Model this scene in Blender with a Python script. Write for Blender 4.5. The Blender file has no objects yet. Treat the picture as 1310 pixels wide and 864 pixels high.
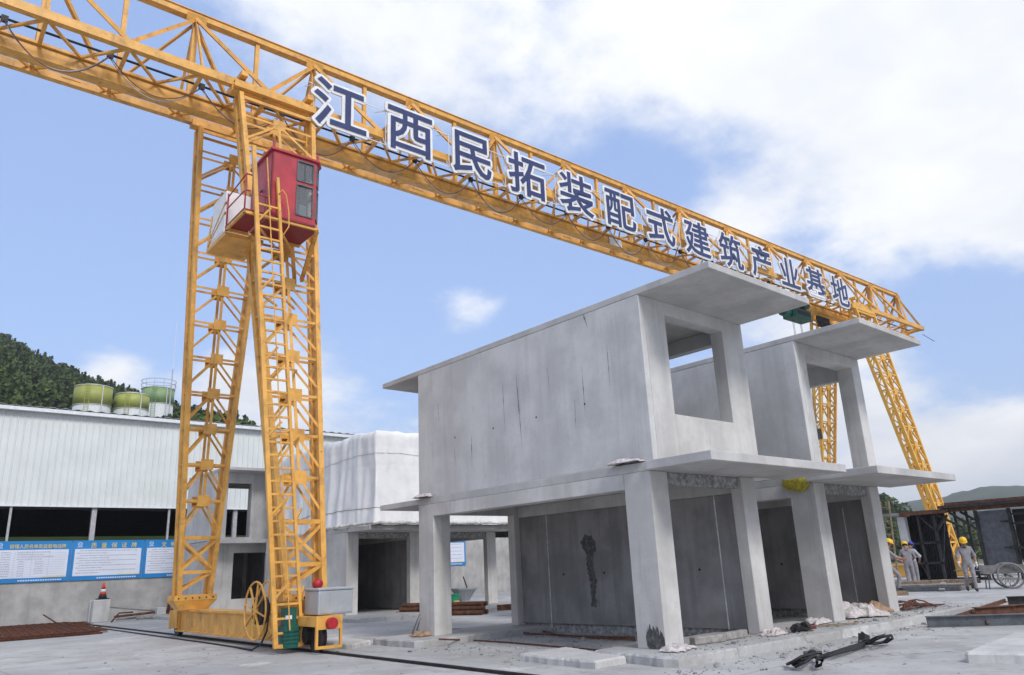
import bpy, bmesh, math, random
from mathutils import Vector, Matrix, noise
random.seed(7)
rad = math.radians
S = bpy.context.scene
COL = S.collection

# ------------------------------------------------------------------ camera
CAM = Vector((-10.9032, -8.7249, 1.4314))
YAW, PITCH, ROLL, FPX = -0.7269, 0.2937, -0.0455, 973.3
FWD = Vector((-math.sin(YAW)*math.cos(PITCH), math.cos(YAW)*math.cos(PITCH), math.sin(PITCH)))
RGT = Vector((math.cos(YAW), math.sin(YAW), 0))
UPV = RGT.cross(FWD)
R_ = RGT*math.cos(ROLL) + UPV*math.sin(ROLL)
U_ = -RGT*math.sin(ROLL) + UPV*math.cos(ROLL)
cd = bpy.data.cameras.new('camera'); cam = bpy.data.objects.new('camera', cd); COL.objects.link(cam)
cd.sensor_width = 36; cd.lens = 36*FPX/1310; cd.clip_end = 12000; cd.clip_start = .1
cam.matrix_world = Matrix.Translation(CAM) @ Matrix((R_, U_, -FWD)).transposed().to_4x4()
S.camera = cam
def ray(px, py): return (FWD + R_*((px-655)/FPX) + U_*((432-py)/FPX)).normalized()
def onz(px, py, z):
    d = ray(px, py); return CAM + d*((z-CAM.z)/d.z)

# ------------------------------------------------------------------ sky and sun
SUN_DIR = Vector((-0.14, -0.74, 0.66)).normalized()
W = bpy.data.worlds.new('World'); S.world = W; W.use_nodes = True
nt = W.node_tree; nt.nodes.clear()
def N(t, **k):
    n = nt.nodes.new(t)
    for a, b in k.items(): setattr(n, a, b)
    return n
def Mt(op, a, b=None, c=None, clamp=False):
    n = nt.nodes.new('ShaderNodeMath'); n.operation = op; n.use_clamp = clamp
    for i, v in enumerate((a, b, c)):
        if v is None: continue
        if isinstance(v, (int, float)): n.inputs[i].default_value = v
        else: nt.links.new(v, n.inputs[i])
    return n.outputs[0]
out = N('ShaderNodeOutputWorld'); bg = N('ShaderNodeBackground'); nt.links.new(bg.outputs[0], out.inputs[0])
sky = N('ShaderNodeTexSky'); sky.sky_type = 'NISHITA'; sky.sun_disc = False
sky.sun_elevation = math.asin(SUN_DIR.z); sky.sun_rotation = math.atan2(SUN_DIR.x, SUN_DIR.y)
sky.air_density = 1.0; sky.dust_density = 1.6; sky.ozone_density = 1.4
tc = N('ShaderNodeTexCoord'); sep = N('ShaderNodeSeparateXYZ'); nt.links.new(tc.outputs['Generated'], sep.inputs[0])
zz = Mt('ADD', Mt('MAXIMUM', sep.outputs[2], 0.0), 0.30)
cmb = N('ShaderNodeCombineXYZ')
nt.links.new(Mt('DIVIDE', sep.outputs[0], zz), cmb.inputs[0]); nt.links.new(Mt('DIVIDE', sep.outputs[1], zz), cmb.inputs[1])
def cloud_noise(scale, detail, rough, off, dist=0.0):
    mp = N('ShaderNodeMapping'); mp.inputs['Location'].default_value = off
    nt.links.new(cmb.outputs[0], mp.inputs[0])
    n = N('ShaderNodeTexNoise'); n.inputs['Scale'].default_value = scale; n.inputs['Detail'].default_value = detail
    n.inputs['Roughness'].default_value = rough; n.inputs['Distortion'].default_value = dist
    nt.links.new(mp.outputs[0], n.inputs[0]); return n.outputs[0]
cover = Mt('ADD', Mt('MULTIPLY', cloud_noise(1.5, 8, .55, (3.1, 1.7, 0)), 1.0), Mt('MULTIPLY', cloud_noise(6.0, 9, .66, (7.3, 2.2, 0)), .40))
# large cloud banks and clear gaps, as directions in the sky
for (px, py, k, w) in [(420, 20, 40, .10), (560, 40, 60, .10), (760, 40, 26, .17), (1010, 90, 40, .15), (1180, 310, 60, .15), (1260, 560, 80, .13), (1240, 60, 40, .16), (470, 520, 130, .20), (330, 60, 60, .05),
                       (1090, 600, 90, .10), (135, 470, 900, .22), (610, 402, 1200, .22), (320, 500, 350, .20), (940, 262, 500, .20), (470, 60, 80, .08),
                       (90, 280, 22, -.30), (560, 340, 30, -.24), (880, 200, 160, -.22), (1240, 425, 220, -.34), (640, 470, 60, -.06), (1020, 240, 200, -.16), (1240, 190, 160, -.03), (1080,190,200,-.08), (790,330,150,-.08)]:
    d = ray(px, py)
    vm = N('ShaderNodeVectorMath', operation='DOT_PRODUCT'); nt.links.new(tc.outputs['Generated'], vm.inputs[0]); vm.inputs[1].default_value = d
    e = Mt('POWER', 2.718, Mt('MULTIPLY', Mt('SUBTRACT', vm.outputs['Value'], 1.0), float(k)))
    cover = Mt('ADD', cover, Mt('MULTIPLY', e, w))
mr = N('ShaderNodeMapRange', interpolation_type='SMOOTHSTEP'); nt.links.new(cover, mr.inputs[0])
mr.inputs[1].default_value = .59; mr.inputs[2].default_value = .86
shade = N('ShaderNodeMapRange'); nt.links.new(cloud_noise(3.0, 6, .55, (1.2, 9.3, 0)), shade.inputs[0])
shade.inputs[1].default_value = .3; shade.inputs[2].default_value = .7; shade.inputs[3].default_value = 0.0; shade.inputs[4].default_value = 1.0
cc = N('ShaderNodeMix', data_type='RGBA'); nt.links.new(shade.outputs[0], cc.inputs['Factor'])
cc.inputs['A'].default_value = (5.9, 6.2, 6.8, 1); cc.inputs['B'].default_value = (8.2, 8.2, 8.2, 1)
# thin veil that whitens the blue
veil = N('ShaderNodeMix', data_type='RGBA'); veil.inputs['Factor'].default_value = .5
nt.links.new(sky.outputs[0], veil.inputs['A']); veil.inputs['B'].default_value = (3.8, 5.4, 9.3, 1)
mx = N('ShaderNodeMix', data_type='RGBA'); nt.links.new(mr.outputs[0], mx.inputs['Factor'])
nt.links.new(veil.outputs['Result'], mx.inputs['A']); nt.links.new(cc.outputs['Result'], mx.inputs['B'])
nt.links.new(mx.outputs['Result'], bg.inputs[0]); bg.inputs[1].default_value = 0.090
W.cycles.sampling_method = 'MANUAL'; W.cycles.sample_map_resolution = 512

sl = bpy.data.lights.new('sun', 'SUN'); sun = bpy.data.objects.new('sun', sl); COL.objects.link(sun)
sl.energy = 1.5; sl.angle = rad(16); sl.color = (1, .96, .9)
sun.rotation_euler = (-SUN_DIR).to_track_quat('-Z', 'Y').to_euler(); sun.location = (0, 0, 60)
S.view_settings.view_transform = 'Standard'; S.view_settings.look = 'None'
S.view_settings.exposure = 0.70; S.view_settings.gamma = 1; S.view_settings.use_curve_mapping = False
S.cycles.max_bounces = 8; S.cycles.volume_bounces = 0

# ------------------------------------------------------------------ materials
def material(name):
    m = bpy.data.materials.new(name); m.use_nodes = True
    return m, m.node_tree, m.node_tree.nodes['Principled BSDF']
def nn(t, typ, **k):
    n = t.nodes.new(typ)
    for a, b in k.items(): setattr(n, a, b)
    return n
def mnoise(t, scale, detail=5, rough=.55, stretch=None, off=None, src='Position'):
    g = nn(t, 'ShaderNodeNewGeometry') if src == 'Position' else nn(t, 'ShaderNodeTexCoord')
    v = g.outputs[src]
    mp = nn(t, 'ShaderNodeMapping'); t.links.new(v, mp.inputs[0])
    if stretch: mp.inputs['Scale'].default_value = stretch
    if off: mp.inputs['Location'].default_value = off
    n = nn(t, 'ShaderNodeTexNoise'); n.inputs['Scale'].default_value = scale; n.inputs['Detail'].default_value = detail; n.inputs['Roughness'].default_value = rough
    t.links.new(mp.outputs[0], n.inputs[0]); return n.outputs[0]
def mrange(t, v, a, b, c=0., d=1., smooth=True):
    n = nn(t, 'ShaderNodeMapRange', interpolation_type='SMOOTHSTEP' if smooth else 'LINEAR'); t.links.new(v, n.inputs[0])
    for i, x in enumerate((a, b, c, d)): n.inputs[i+1].default_value = x
    return n.outputs[0]
def mmix(t, f, a, b, mode='MIX'):
    n = nn(t, 'ShaderNodeMix', data_type='RGBA', blend_type=mode)
    if isinstance(f, (int, float)): n.inputs['Factor'].default_value = f
    else: t.links.new(f, n.inputs['Factor'])
    for k, x in (('A', a), ('B', b)):
        if isinstance(x, tuple): n.inputs[k].default_value = (*x, 1)
        else: t.links.new(x, n.inputs[k])
    return n.outputs['Result']
def mbump(t, bs, h, strength, dist):
    b = nn(t, 'ShaderNodeBump'); b.inputs['Strength'].default_value = strength; b.inputs['Distance'].default_value = dist
    t.links.new(h, b.inputs['Height']); t.links.new(b.outputs[0], bs.inputs['Normal'])
def concrete(name, c, streak=.5, mottle=.35, rough=.9, warm=(1.0, .97, .92), seed=0.):
    m, t, bs = material(name)
    dark = tuple(x*.62 for x in c); lite = tuple(min(.8, x*1.16) for x in c)
    o = (seed, seed*1.7, seed*.6)
    col = mmix(t, mrange(t, mnoise(t, .9, 6, .6, off=o), .35, .68), tuple(x*(1-mottle*.35) for x in c), lite)
    col = mmix(t, mrange(t, mnoise(t, 7, 6, .65, off=o), .52, .75, 0, .35), col, tuple(x*y*.8 for x, y in zip(c, warm)))
    if streak:
        st = mrange(t, mnoise(t, 2.6, 5, .6, stretch=(1, 1, .07), off=o), .50, .66, 0, streak)
        col = mmix(t, st, col, dark)
        st2 = mrange(t, mnoise(t, 9, 3, .6, stretch=(1, 1, .05), off=(seed+4, 2, 1)), .57, .68, 0, streak*.6)
        col = mmix(t, st2, col, tuple(x*.5 for x in c))
        st3 = mrange(t, mnoise(t, 1.7, 4, .6, stretch=(1, 1, .1), off=(seed+9, 5, 3)), .52, .68, 0, streak*.8)
        col = mmix(t, st3, col, tuple(min(.8, x*1.3) for x in c))
    v = nn(t, 'ShaderNodeTexVoronoi'); v.inputs['Scale'].default_value = 6
    g = nn(t, 'ShaderNodeNewGeometry'); t.links.new(g.outputs['Position'], v.inputs['Vector'])
    pore = mrange(t, v.outputs['Distance'], .03, .07, .8, 0)
    col = mmix(t, pore, col, tuple(x*.35 for x in c))
    t.links.new(col, bs.inputs['Base Color']); bs.inputs['Roughness'].default_value = rough
    bs.inputs['Specular IOR Level'].default_value = .25
    mbump(t, bs, mnoise(t, 22, 7, .7), .35, .012)
    return m
def simple(name, c, rough=.6, metal=0., vary=.25, scale=6., bump=0., bscale=30., spec=.4, coat=0., dirt=None, dirtamt=.5, dscale=3., rust=0.):
    m, t, bs = material(name)
    col = mmix(t, mrange(t, mnoise(t, scale, 5, .6), .3, .7), tuple(x*(1-vary) for x in c), tuple(min(1, x*(1+vary*.4)) for x in c))
    if dirt: col = mmix(t, mrange(t, mnoise(t, dscale, 7, .68, off=(5, 3, 1)), .5, .72, 0, dirtamt), col, dirt)
    if rust:
        col = mmix(t, mrange(t, mnoise(t, 7, 8, .75, off=(15, 2, 8)), .60, .68, 0, rust), col, (.17, .07, .035))
        col = mmix(t, mrange(t, mnoise(t, 4, 5, .6, stretch=(1, 1, .12), off=(1, 6, 8)), .56, .68, 0, rust*.8), col, (.34, .18, .07))
    t.links.new(col, bs.inputs['Base Color']); bs.inputs['Roughness'].default_value = rough; bs.inputs['Metallic'].default_value = metal
    bs.inputs['Specular IOR Level'].default_value = spec; bs.inputs['Coat Weight'].default_value = coat
    if bump: mbump(t, bs, mnoise(t, bscale, 6, .65), bump, .01)
    return m
M = {}
M['conc'] = concrete('concrete_wall', (.53, .527, .52), .22, mottle=.2)
M['conc_inner_shade'] = concrete('concrete_inner_shade', (.27, .263, .265), .4, seed=21., mottle=.7)  # darker copy of the concrete: room shade put into the panel colour
M['conc2'] = concrete('concrete_frame', (.53, .515, .495), .32, seed=3.)
M['conc3'] = concrete('concrete_slab', (.48, .47, .46), .2, seed=6.)
M['conc_light'] = concrete('concrete_light', (.53, .52, .505), .28, seed=9.)
M['conc_wallshed'] = concrete('concrete_render', (.40, .39, .375), .25, seed=12., mottle=.6)
M['conc_rough'] = simple('concrete_rough', (.36, .355, .35), .95, vary=.55, scale=11, dirt=(.17, .165, .16), dirtamt=.7, dscale=16, bump=1., bscale=24)
M['damp'] = simple('damp_concrete', (.085, .082, .082), .7, vary=.5, scale=9, bump=.3, dirt=(.25, .25, .25), dirtamt=.7, dscale=14)
M['drip'] = simple('dark_drip_stain', (.19, .185, .185), .9, vary=.4, scale=14, dirt=(.34, .34, .34), dirtamt=.9, dscale=20)
M['efflor'] = simple('white_grout', (.62, .62, .62), .9, vary=.3, scale=9)
M['hole'] = simple('tie_hole_dark', (.02, .02, .02), .9)
M['yellow'] = simple('crane_yellow', (.76, .40, .085), .48, vary=.2, scale=2.5, dirt=(.26, .13, .06), dirtamt=.6, dscale=2.6, bump=.06, bscale=50, spec=.45, rust=.6)
M['yellow_far'] = simple('crane_yellow_far', (.76, .42, .07), .5, vary=.15, scale=1.5)
M['red'] = simple('cabin_red', (.44, .035, .05), .42, vary=.25, scale=2, rust=.3, dirt=(.3, .06, .06), dirtamt=.4, spec=.5)
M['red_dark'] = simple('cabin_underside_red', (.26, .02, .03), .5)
M['black'] = simple('black_rubber', (.018, .018, .02), .6)
M['steel_dark'] = simple('dark_steel', (.045, .042, .045), .5, .4, vary=.4, scale=5, dirt=(.09, .05, .035), dirtamt=.6)
M['steel_grey'] = simple('grey_steel', (.13, .14, .155), .5, .5, vary=.3, scale=5, dirt=(.15, .09, .06), dirtamt=.5)
M['rust'] = simple('rusty_steel', (.13, .055, .03), .8, .1, vary=.5, scale=8, dirt=(.24, .12, .07), dirtamt=.6, bump=.3)
M['rust_red'] = simple('rusty_rebar', (.13, .05, .03), .85, .1, vary=.45, scale=10, dirt=(.20, .09, .05), dirtamt=.5)
M['white'] = simple('white_paint', (.78, .78, .79), .45, vary=.1, scale=3, dirt=(.55, .54, .52), dirtamt=.3)
M['navy'] = simple('navy_letter', (.03, .045, .14), .4, vary=.2, scale=3)
M['green'] = simple('motor_green', (.012, .11, .085), .45, vary=.3, scale=4, dirt=(.03, .06, .05), dirtamt=.5)
M['box_grey'] = simple('cabinet_grey', (.42, .45, .48), .4, .2, vary=.12, scale=2, dirt=(.3, .3, .3), dirtamt=.4)
M['clad'] = simple('cladding_sheet', (.66, .695, .69), .5, vary=.06, scale=.8, dirt=(.52, .56, .53), dirtamt=.35, dscale=.5)
M['roof_sheet'] = simple('roof_sheet', (.30, .33, .36), .55, .2, vary=.2, scale=1)
M['gutter'] = simple('white_gutter', (.72, .74, .76), .5, vary=.1)
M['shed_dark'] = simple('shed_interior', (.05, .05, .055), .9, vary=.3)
M['shed_post'] = simple('shed_post_paint', (.42, .42, .44), .5, vary=.2)
M['blue'] = simple('board_blue', (.02, .22, .55), .4, vary=.12, scale=1)
M['panel_white'] = simple('board_white', (.66, .70, .80), .45, vary=.06, scale=1)
M['print'] = simple('printed_grey', (.22, .24, .30), .6, vary=.2)
M['gold'] = simple('board_yellow_print', (.80, .62, .10), .5, vary=.1)
M['tarp'] = simple('white_tarpaulin', (.80, .80, .80), .6, vary=.08, scale=1.6, dirt=(.70, .69, .66), dirtamt=.4, dscale=2.0, bump=.25, bscale=3)
M['tarp2'] = simple('tarpaulin_dirty_hem', (.62, .60, .57), .8, vary=.4, scale=4, dirt=(.36, .27, .19), dirtamt=.8, dscale=5)
M['string'] = simple('tie_rope', (.30, .26, .20), .8)
M['tank_green'] = simple('tank_olive_green', (.34, .37, .09), .5, vary=.2, scale=.8, dirt=(.36, .38, .20), dirtamt=.5, dscale=1)
M['tank_green2'] = simple('tank_pale_green', (.22, .33, .15), .5, vary=.2, scale=.8)
M['tank_white'] = simple('tank_white', (.58, .60, .60), .5, vary=.15)
M['wood'] = simple('weathered_wood', (.28, .20, .13), .85, vary=.4, scale=9, bump=.3)
M['wood_grey'] = simple('grey_timber', (.34, .32, .30), .9, vary=.35, scale=7, bump=.3)
M['cloth_white'] = simple('dirty_white_cloth', (.58, .54, .53), .95, vary=.35, scale=14, dirt=(.35, .16, .16), dirtamt=.5, dscale=9)
M['cloth_tan'] = simple('tan_sacking', (.36, .24, .16), .95, vary=.35, scale=12)
M['cloth_yellow'] = simple('yellow_sack', (.46, .38, .04), .8, vary=.4, scale=14)
M['orange'] = simple('orange_red_plastic', (.62, .06, .03), .5, vary=.15)
M['uniform'] = simple('grey_workwear', (.27, .255, .27), .9, vary=.25, scale=12, bump=.2)
M['uniform_dark'] = simple('dark_collar', (.04, .04, .055), .9)
M['shirt_light'] = simple('pale_shirt', (.42, .42, .46), .9, vary=.2, scale=12)
M['skin'] = simple('skin', (.36, .19, .12), .6, vary=.12)
M['hair'] = simple('black_hair', (.012, .010, .010), .6)
M['helmet_y'] = simple('yellow_helmet', (.80, .46, .01), .35, vary=.08)
M['helmet_b'] = simple('blue_helmet', (.02, .05, .36), .35, vary=.08)
M['glove'] = simple('white_glove', (.70, .69, .68), .9)
M['shoe'] = simple('dark_shoe', (.03, .028, .03), .8)
M['bucket'] = simple('green_bucket', (.02, .30, .16), .45)
M['pipe_red'] = simple('red_pipe', (.16, .03, .03), .6, vary=.3)
M['cable_brown'] = simple('brown_cable', (.20, .10, .09), .6, vary=.3)
M['tyre'] = simple('grey_tyre', (.20, .195, .19), .8, vary=.3)
M['lens_red'] = simple('red_buffer', (.42, .02, .03), .45)
m, t, bs = material('window_glass'); bs.inputs['Base Color'].default_value = (.75, .82, .85, 1); bs.inputs['Roughness'].default_value = .03
bs.inputs['Transmission Weight'].default_value = .9; bs.inputs['IOR'].default_value = 1.45; bs.inputs['Specular IOR Level'].default_value = .8
t.links.new(mmix(t, mnoise(t, 3), (.7, .78, .82), (.8, .86, .88)), bs.inputs['Base Color']); M['glass'] = m
# yard: pale concrete near, dusty soil and grass further off
m, t, bs = material('yard_ground')
col = mmix(t, mrange(t, mnoise(t, .22, 6, .6), .34, .66), (.36, .36, .358), (.49, .485, .475))
col = mmix(t, mrange(t, mnoise(t, .9, 7, .65, off=(3, 8, 1)), .46, .66, 0, .7), col, (.34, .325, .31))
col = mmix(t, mrange(t, mnoise(t, 2.6, 7, .7, off=(1, 2, 6)), .56, .72, 0, .5), col, (.60, .59, .57))
col = mmix(t, mrange(t, mnoise(t, .55, 5, .6, stretch=(.25, 1.4, 1), off=(9, 1, 2)), .56, .7, 0, .4), col, (.33, .32, .315))
col = mmix(t, mrange(t, mnoise(t, 34, 4, .7), .54, .7, 0, .5), col, (.25, .24, .23))
col = mmix(t, mrange(t, mnoise(t, 5, 8, .75, off=(2, 5, 3)), .55, .62, 0, .35), col, (.24, .23, .22))
vv = nn(t, 'ShaderNodeTexVoronoi', feature='DISTANCE_TO_EDGE'); vv.inputs['Scale'].default_value = .16
gg = nn(t, 'ShaderNodeNewGeometry')
wv = nn(t, 'ShaderNodeVectorMath', operation='MULTIPLY_ADD'); 
nz = nn(t, 'ShaderNodeTexNoise'); nz.inputs['Scale'].default_value = 1.4; nz.inputs['Detail'].default_value = 6; t.links.new(gg.outputs['Position'], nz.inputs[0])
t.links.new(nz.outputs['Color'], wv.inputs[0]); wv.inputs[1].default_value = (1.3, 1.3, 1.3); t.links.new(gg.outputs['Position'], wv.inputs[2])
t.links.new(wv.outputs[0], vv.inputs['Vector'])
col = mmix(t, mrange(t, vv.outputs['Distance'], .0015, .004, .55, 0), col, (.16, .155, .15))
sx = nn(t, 'ShaderNodeSeparateXYZ'); t.links.new(wv.outputs[0], sx.inputs[0])
for ax, per, ph in ((0, 6.0, 1.3), (1, 5.0, 2.4)):       # sawn slab joints
    a1 = nn(t, 'ShaderNodeMath', operation='MULTIPLY_ADD'); t.links.new(nn(t, 'ShaderNodeNewGeometry').outputs['Position'], (s3 := nn(t, 'ShaderNodeSeparateXYZ')).inputs[0])
    t.links.new(s3.outputs[ax], a1.inputs[0]); a1.inputs[1].default_value = 1/per; a1.inputs[2].default_value = ph
    pp = nn(t, 'ShaderNodeMath', operation='PINGPONG'); t.links.new(a1.outputs[0], pp.inputs[0]); pp.inputs[1].default_value = .5
    col = mmix(t, mrange(t, pp.outputs[0], .0012, .0030, .6, 0), col, (.17, .165, .16))
# tyre tracks: dark bands sweeping along the rails
for (cx_, cy_, rd, wd, am) in ((-30, 4, 27.2, .16, .35), (-30, 4, 25.5, .16, .35), (14, -30, 28.6, .14, .4), (14, -30, 26.9, .14, .4), (-22, -22, 19.5, .2, .3), (-22, -22, 17.8, .2, .3)):
    dv = nn(t, 'ShaderNodeVectorMath', operation='DISTANCE'); t.links.new(wv.outputs[0], dv.inputs[0]); dv.inputs[1].default_value = (cx_+.65, cy_+.65, .5)
    sb = nn(t, 'ShaderNodeMath', operation='SUBTRACT'); t.links.new(dv.outputs['Value'], sb.inputs[0]); sb.inputs[1].default_value = rd
    ab = nn(t, 'ShaderNodeMath', operation='ABSOLUTE'); t.links.new(sb.outputs[0], ab.inputs[0])
    ml = nn(t, 'ShaderNodeMath', operation='MULTIPLY'); t.links.new(mrange(t, ab.outputs[0], wd*.4, wd, am, 0), ml.inputs[0]); t.links.new(mrange(t, mnoise(t, 1.1, 6, .7, off=(cx_, 2, 1)), .42, .6), ml.inputs[1])
    col = mmix(t, ml.outputs[0], col, (.24, .235, .23))
# cement spills and damp spots
col = mmix(t, mrange(t, mnoise(t, .7, 8, .7, off=(12, 4, 2)), .60, .66, 0, .55), col, (.64, .63, .61))
col = mmix(t, mrange(t, mnoise(t, .8, 7, .65, off=(22, 9, 2)), .62, .70, 0, .5), col, (.22, .215, .21))
ln = nn(t, 'ShaderNodeVectorMath', operation='LENGTH'); t.links.new(gg.outputs['Position'], ln.inputs[0])
far = mmix(t, mrange(t, mnoise(t, .05, 6, .6), .4, .6), (.10, .12, .05), (.22, .19, .14))
ad = nn(t, 'ShaderNodeMath', operation='MULTIPLY_ADD'); t.links.new(mnoise(t, .08, 4), ad.inputs[0]); ad.inputs[1].default_value = 40; t.links.new(ln.outputs['Value'], ad.inputs[2])
col = mmix(t, mrange(t, ad.outputs[0], 88, 100), col, far)
t.links.new(col, bs.inputs['Base Color']); bs.inputs['Roughness'].default_value = .92; bs.inputs['Specular IOR Level'].default_value = .2
mbump(t, bs, mnoise(t, 9, 9, .72), .5, .03); M['ground'] = m
# hills
def hillmat(name, a, b, c, sc, lo=.6, hi=.72):
    m, t, bs = material(name)
    col = mmix(t, mrange(t, mnoise(t, sc, 7, .65), .35, .65), a, b)
    col = mmix(t, mrange(t, mnoise(t, sc*.55, 6, .6, off=(40, 7, 0)), lo, hi), col, c)
    t.links.new(col, bs.inputs['Base Color']); bs.inputs['Roughness'].default_value = 1; bs.inputs['Specular IOR Level'].default_value = 0
    return m
M['hill'] = hillmat('hill_undergrowth', (.020, .032, .012), (.045, .062, .022), (.16, .10, .06), .05)
M['hill_far'] = hillmat('far_hill', (.018, .030, .014), (.06, .08, .035), (.24, .20, .15), .02, .56, .62)
m, t, bs = material('forest_leaves')
at = nn(t, 'ShaderNodeAttribute', attribute_name='tone'); 
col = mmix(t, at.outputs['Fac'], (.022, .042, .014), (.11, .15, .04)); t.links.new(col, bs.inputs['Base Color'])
bs.inputs['Roughness'].default_value = .8; bs.inputs['Specular IOR Level'].default_value = .2; M['leaf'] = m
# ------------------------------------------------------------------ builders
def put(o, label=None, cat=None, group=None, kind=None):
    for k, v in (('label', label), ('category', cat), ('group', group), ('kind', kind)):
        if v: o[k] = v
    return o
def thing(name, label, cat, loc=(0, 0, 0), rz=0., group=None):
    o = bpy.data.objects.new(name, None); COL.objects.link(o); o.location = loc; o.rotation_euler = (0, 0, rz)
    o.empty_display_size = .3
    return put(o, label, cat, group)
class MB:
    def __init__(s): s.v = []; s.f = []; s.mi = []; s.m = 0
    def _a(s, vs, fs):
        b = len(s.v); s.v += [tuple(x) for x in vs]
        for f in fs: s.f.append([b+i for i in f]); s.mi.append(s.m)
        return s
    def box(s, x0, y0, z0, x1, y1, z1):
        vs = [(x, y, z) for z in (z0, z1) for y in (y0, y1) for x in (x0, x1)]
        return s._a(vs, [(0, 2, 3, 1), (4, 5, 7, 6), (0, 1, 5, 4), (2, 6, 7, 3), (0, 4, 6, 2), (1, 3, 7, 5)])
    def obox(s, mat):   # unit cube (-.5..5) through a 4x4
        vs = [mat @ Vector((x, y, z)) for z in (-.5, .5) for y in (-.5, .5) for x in (-.5, .5)]
        return s._a(vs, [(0, 2, 3, 1), (4, 5, 7, 6), (0, 1, 5, 4), (2, 6, 7, 3), (0, 4, 6, 2), (1, 3, 7, 5)])
    def bar(s, p, q, w, h, up=(0, 0, 1)):
        return s.obox(bar_matrix(p, q, w, h, up) @ Matrix.Translation((.5, 0, 0)))
    def cyl(s, p, q, r, n=10, r2=None, cap=True):
        return s.tube([p, q], [r, r if r2 is None else r2], n, cap)
    def tube(s, pts, r, n=6, cap=True):
        pts = [Vector(p) for p in pts]; rs = r if isinstance(r, list) else [r]*len(pts)
        b = len(s.v); prev = None
        for i, p in enumerate(pts):
            d = (pts[min(i+1, len(pts)-1)] - pts[max(i-1, 0)])
            d = d.normalized() if d.length > 1e-9 else Vector((0, 0, 1))
            a = prev if prev is not None else (Vector((0, 0, 1)) if abs(d.z) < .9 else Vector((1, 0, 0)))
            x = d.cross(a); x = x.normalized() if x.length > 1e-6 else d.orthogonal().normalized()
            y = x.cross(d).normalized(); prev = y
            for k in range(n):
                t = 2*math.pi*k/n; s.v.append(tuple(p + (x*math.cos(t) + y*math.sin(t))*rs[i]))
        for i in range(len(pts)-1):
            for k in range(n):
                k2 = (k+1) % n
                s.f.append([b+i*n+k, b+i*n+k2, b+(i+1)*n+k2, b+(i+1)*n+k]); s.mi.append(s.m)
        if cap:
            s.f.append([b+k for k in range(n)][::-1]); s.mi.append(s.m)
            e = b+(len(pts)-1)*n; s.f.append([e+k for k in range(n)]); s.mi.append(s.m)
        return s
    def lathe(s, prof, n=16, mat=None):
        mat = mat or Matrix(); b = len(s.v)
        for (r, z) in prof:
            for k in range(n):
                t = 2*math.pi*k/n; s.v.append(tuple(mat @ Vector((r*math.cos(t), r*math.sin(t), z))))
        for i in range(len(prof)-1):
            for k in range(n):
                k2 = (k+1) % n; s.f.append([b+i*n+k, b+i*n+k2, b+(i+1)*n+k2, b+(i+1)*n+k]); s.mi.append(s.m)
        s.f.append([b+k for k in range(n)][::-1]); s.mi.append(s.m)
        e = b+(len(prof)-1)*n; s.f.append([e+k for k in range(n)]); s.mi.append(s.m)
        return s
    def prism(s, poly, z0, z1, mat=None):
        mat = mat or Matrix(); n = len(poly)
        vs = [mat @ Vector((x, y, z0)) for x, y in poly] + [mat @ Vector((x, y, z1)) for x, y in poly]
        return s._a(vs, [list(range(n))[::-1], list(range(n, 2*n))] + [(i, (i+1) % n, n+(i+1) % n, n+i) for i in range(n)])
    def ring(s, o, i, d0, d1, axis='y'):
        # rectangular frame: outer (a0,b0,a1,b1), hole (a0,b0,a1,b1), extruded d0..d1; axis y -> a=x,b=z ; axis x -> a=y,b=z
        def P(a, b, d): return (a, d, b) if axis == 'y' else (d, a, b)
        def c(r): return [(r[0], r[1]), (r[2], r[1]), (r[2], r[3]), (r[0], r[3])]
        vs = [P(a, b, d0) for a, b in c(o)] + [P(a, b, d0) for a, b in c(i)] + [P(a, b, d1) for a, b in c(o)] + [P(a, b, d1) for a, b in c(i)]
        fs = []
        for k in range(4):
            j = (k+1) % 4
            fs += [(k, j, 4+j, 4+k), (8+k, 12+k, 12+j, 8+j), (k, 8+k, 8+j, j), (4+k, 4+j, 12+j, 12+k)]
        return s._a(vs, fs)
    def build(s, name, mats, parent=None, smooth=False, bevel=0., loc=None):
        me = bpy.data.meshes.new(name); me.from_pydata(s.v, [], s.f)
        ms = mats if isinstance(mats, (list, tuple)) else [mats]
        for m in ms: me.materials.append(M[m])
        if len(ms) > 1: me.polygons.foreach_set('material_index', s.mi)
        bm = bmesh.new(); bm.from_mesh(me); bmesh.ops.recalc_face_normals(bm, faces=bm.faces); bm.to_mesh(me); bm.free()
        if smooth: me.polygons.foreach_set('use_smooth', [True]*len(me.polygons))
        o = bpy.data.objects.new(name, me); COL.objects.link(o); o.parent = parent
        if loc: o.location = loc
        if bevel:
            b = o.modifiers.new('bevel', 'BEVEL'); b.width = bevel; b.segments = 2; b.limit_method = 'ANGLE'; b.angle_limit = rad(40)
        return o
def bar_matrix(p, q, w, h, up=(0, 0, 1)):
    p = Vector(p); q = Vector(q); d = q-p; L = d.length; x = d/L; u = Vector(up)
    y = u.cross(x)
    if y.length < 1e-4: y = Vector((0, 1, 0)).cross(x)
    if y.length < 1e-4: y = Vector((1, 0, 0)).cross(x)
    y.normalize(); z = x.cross(y)
    return Matrix(((x.x*L, y.x*w, z.x*h, p.x), (x.y*L, y.y*w, z.y*h, p.y), (x.z*L, y.z*w, z.z*h, p.z), (0, 0, 0, 1)))
_prof = {}
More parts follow.
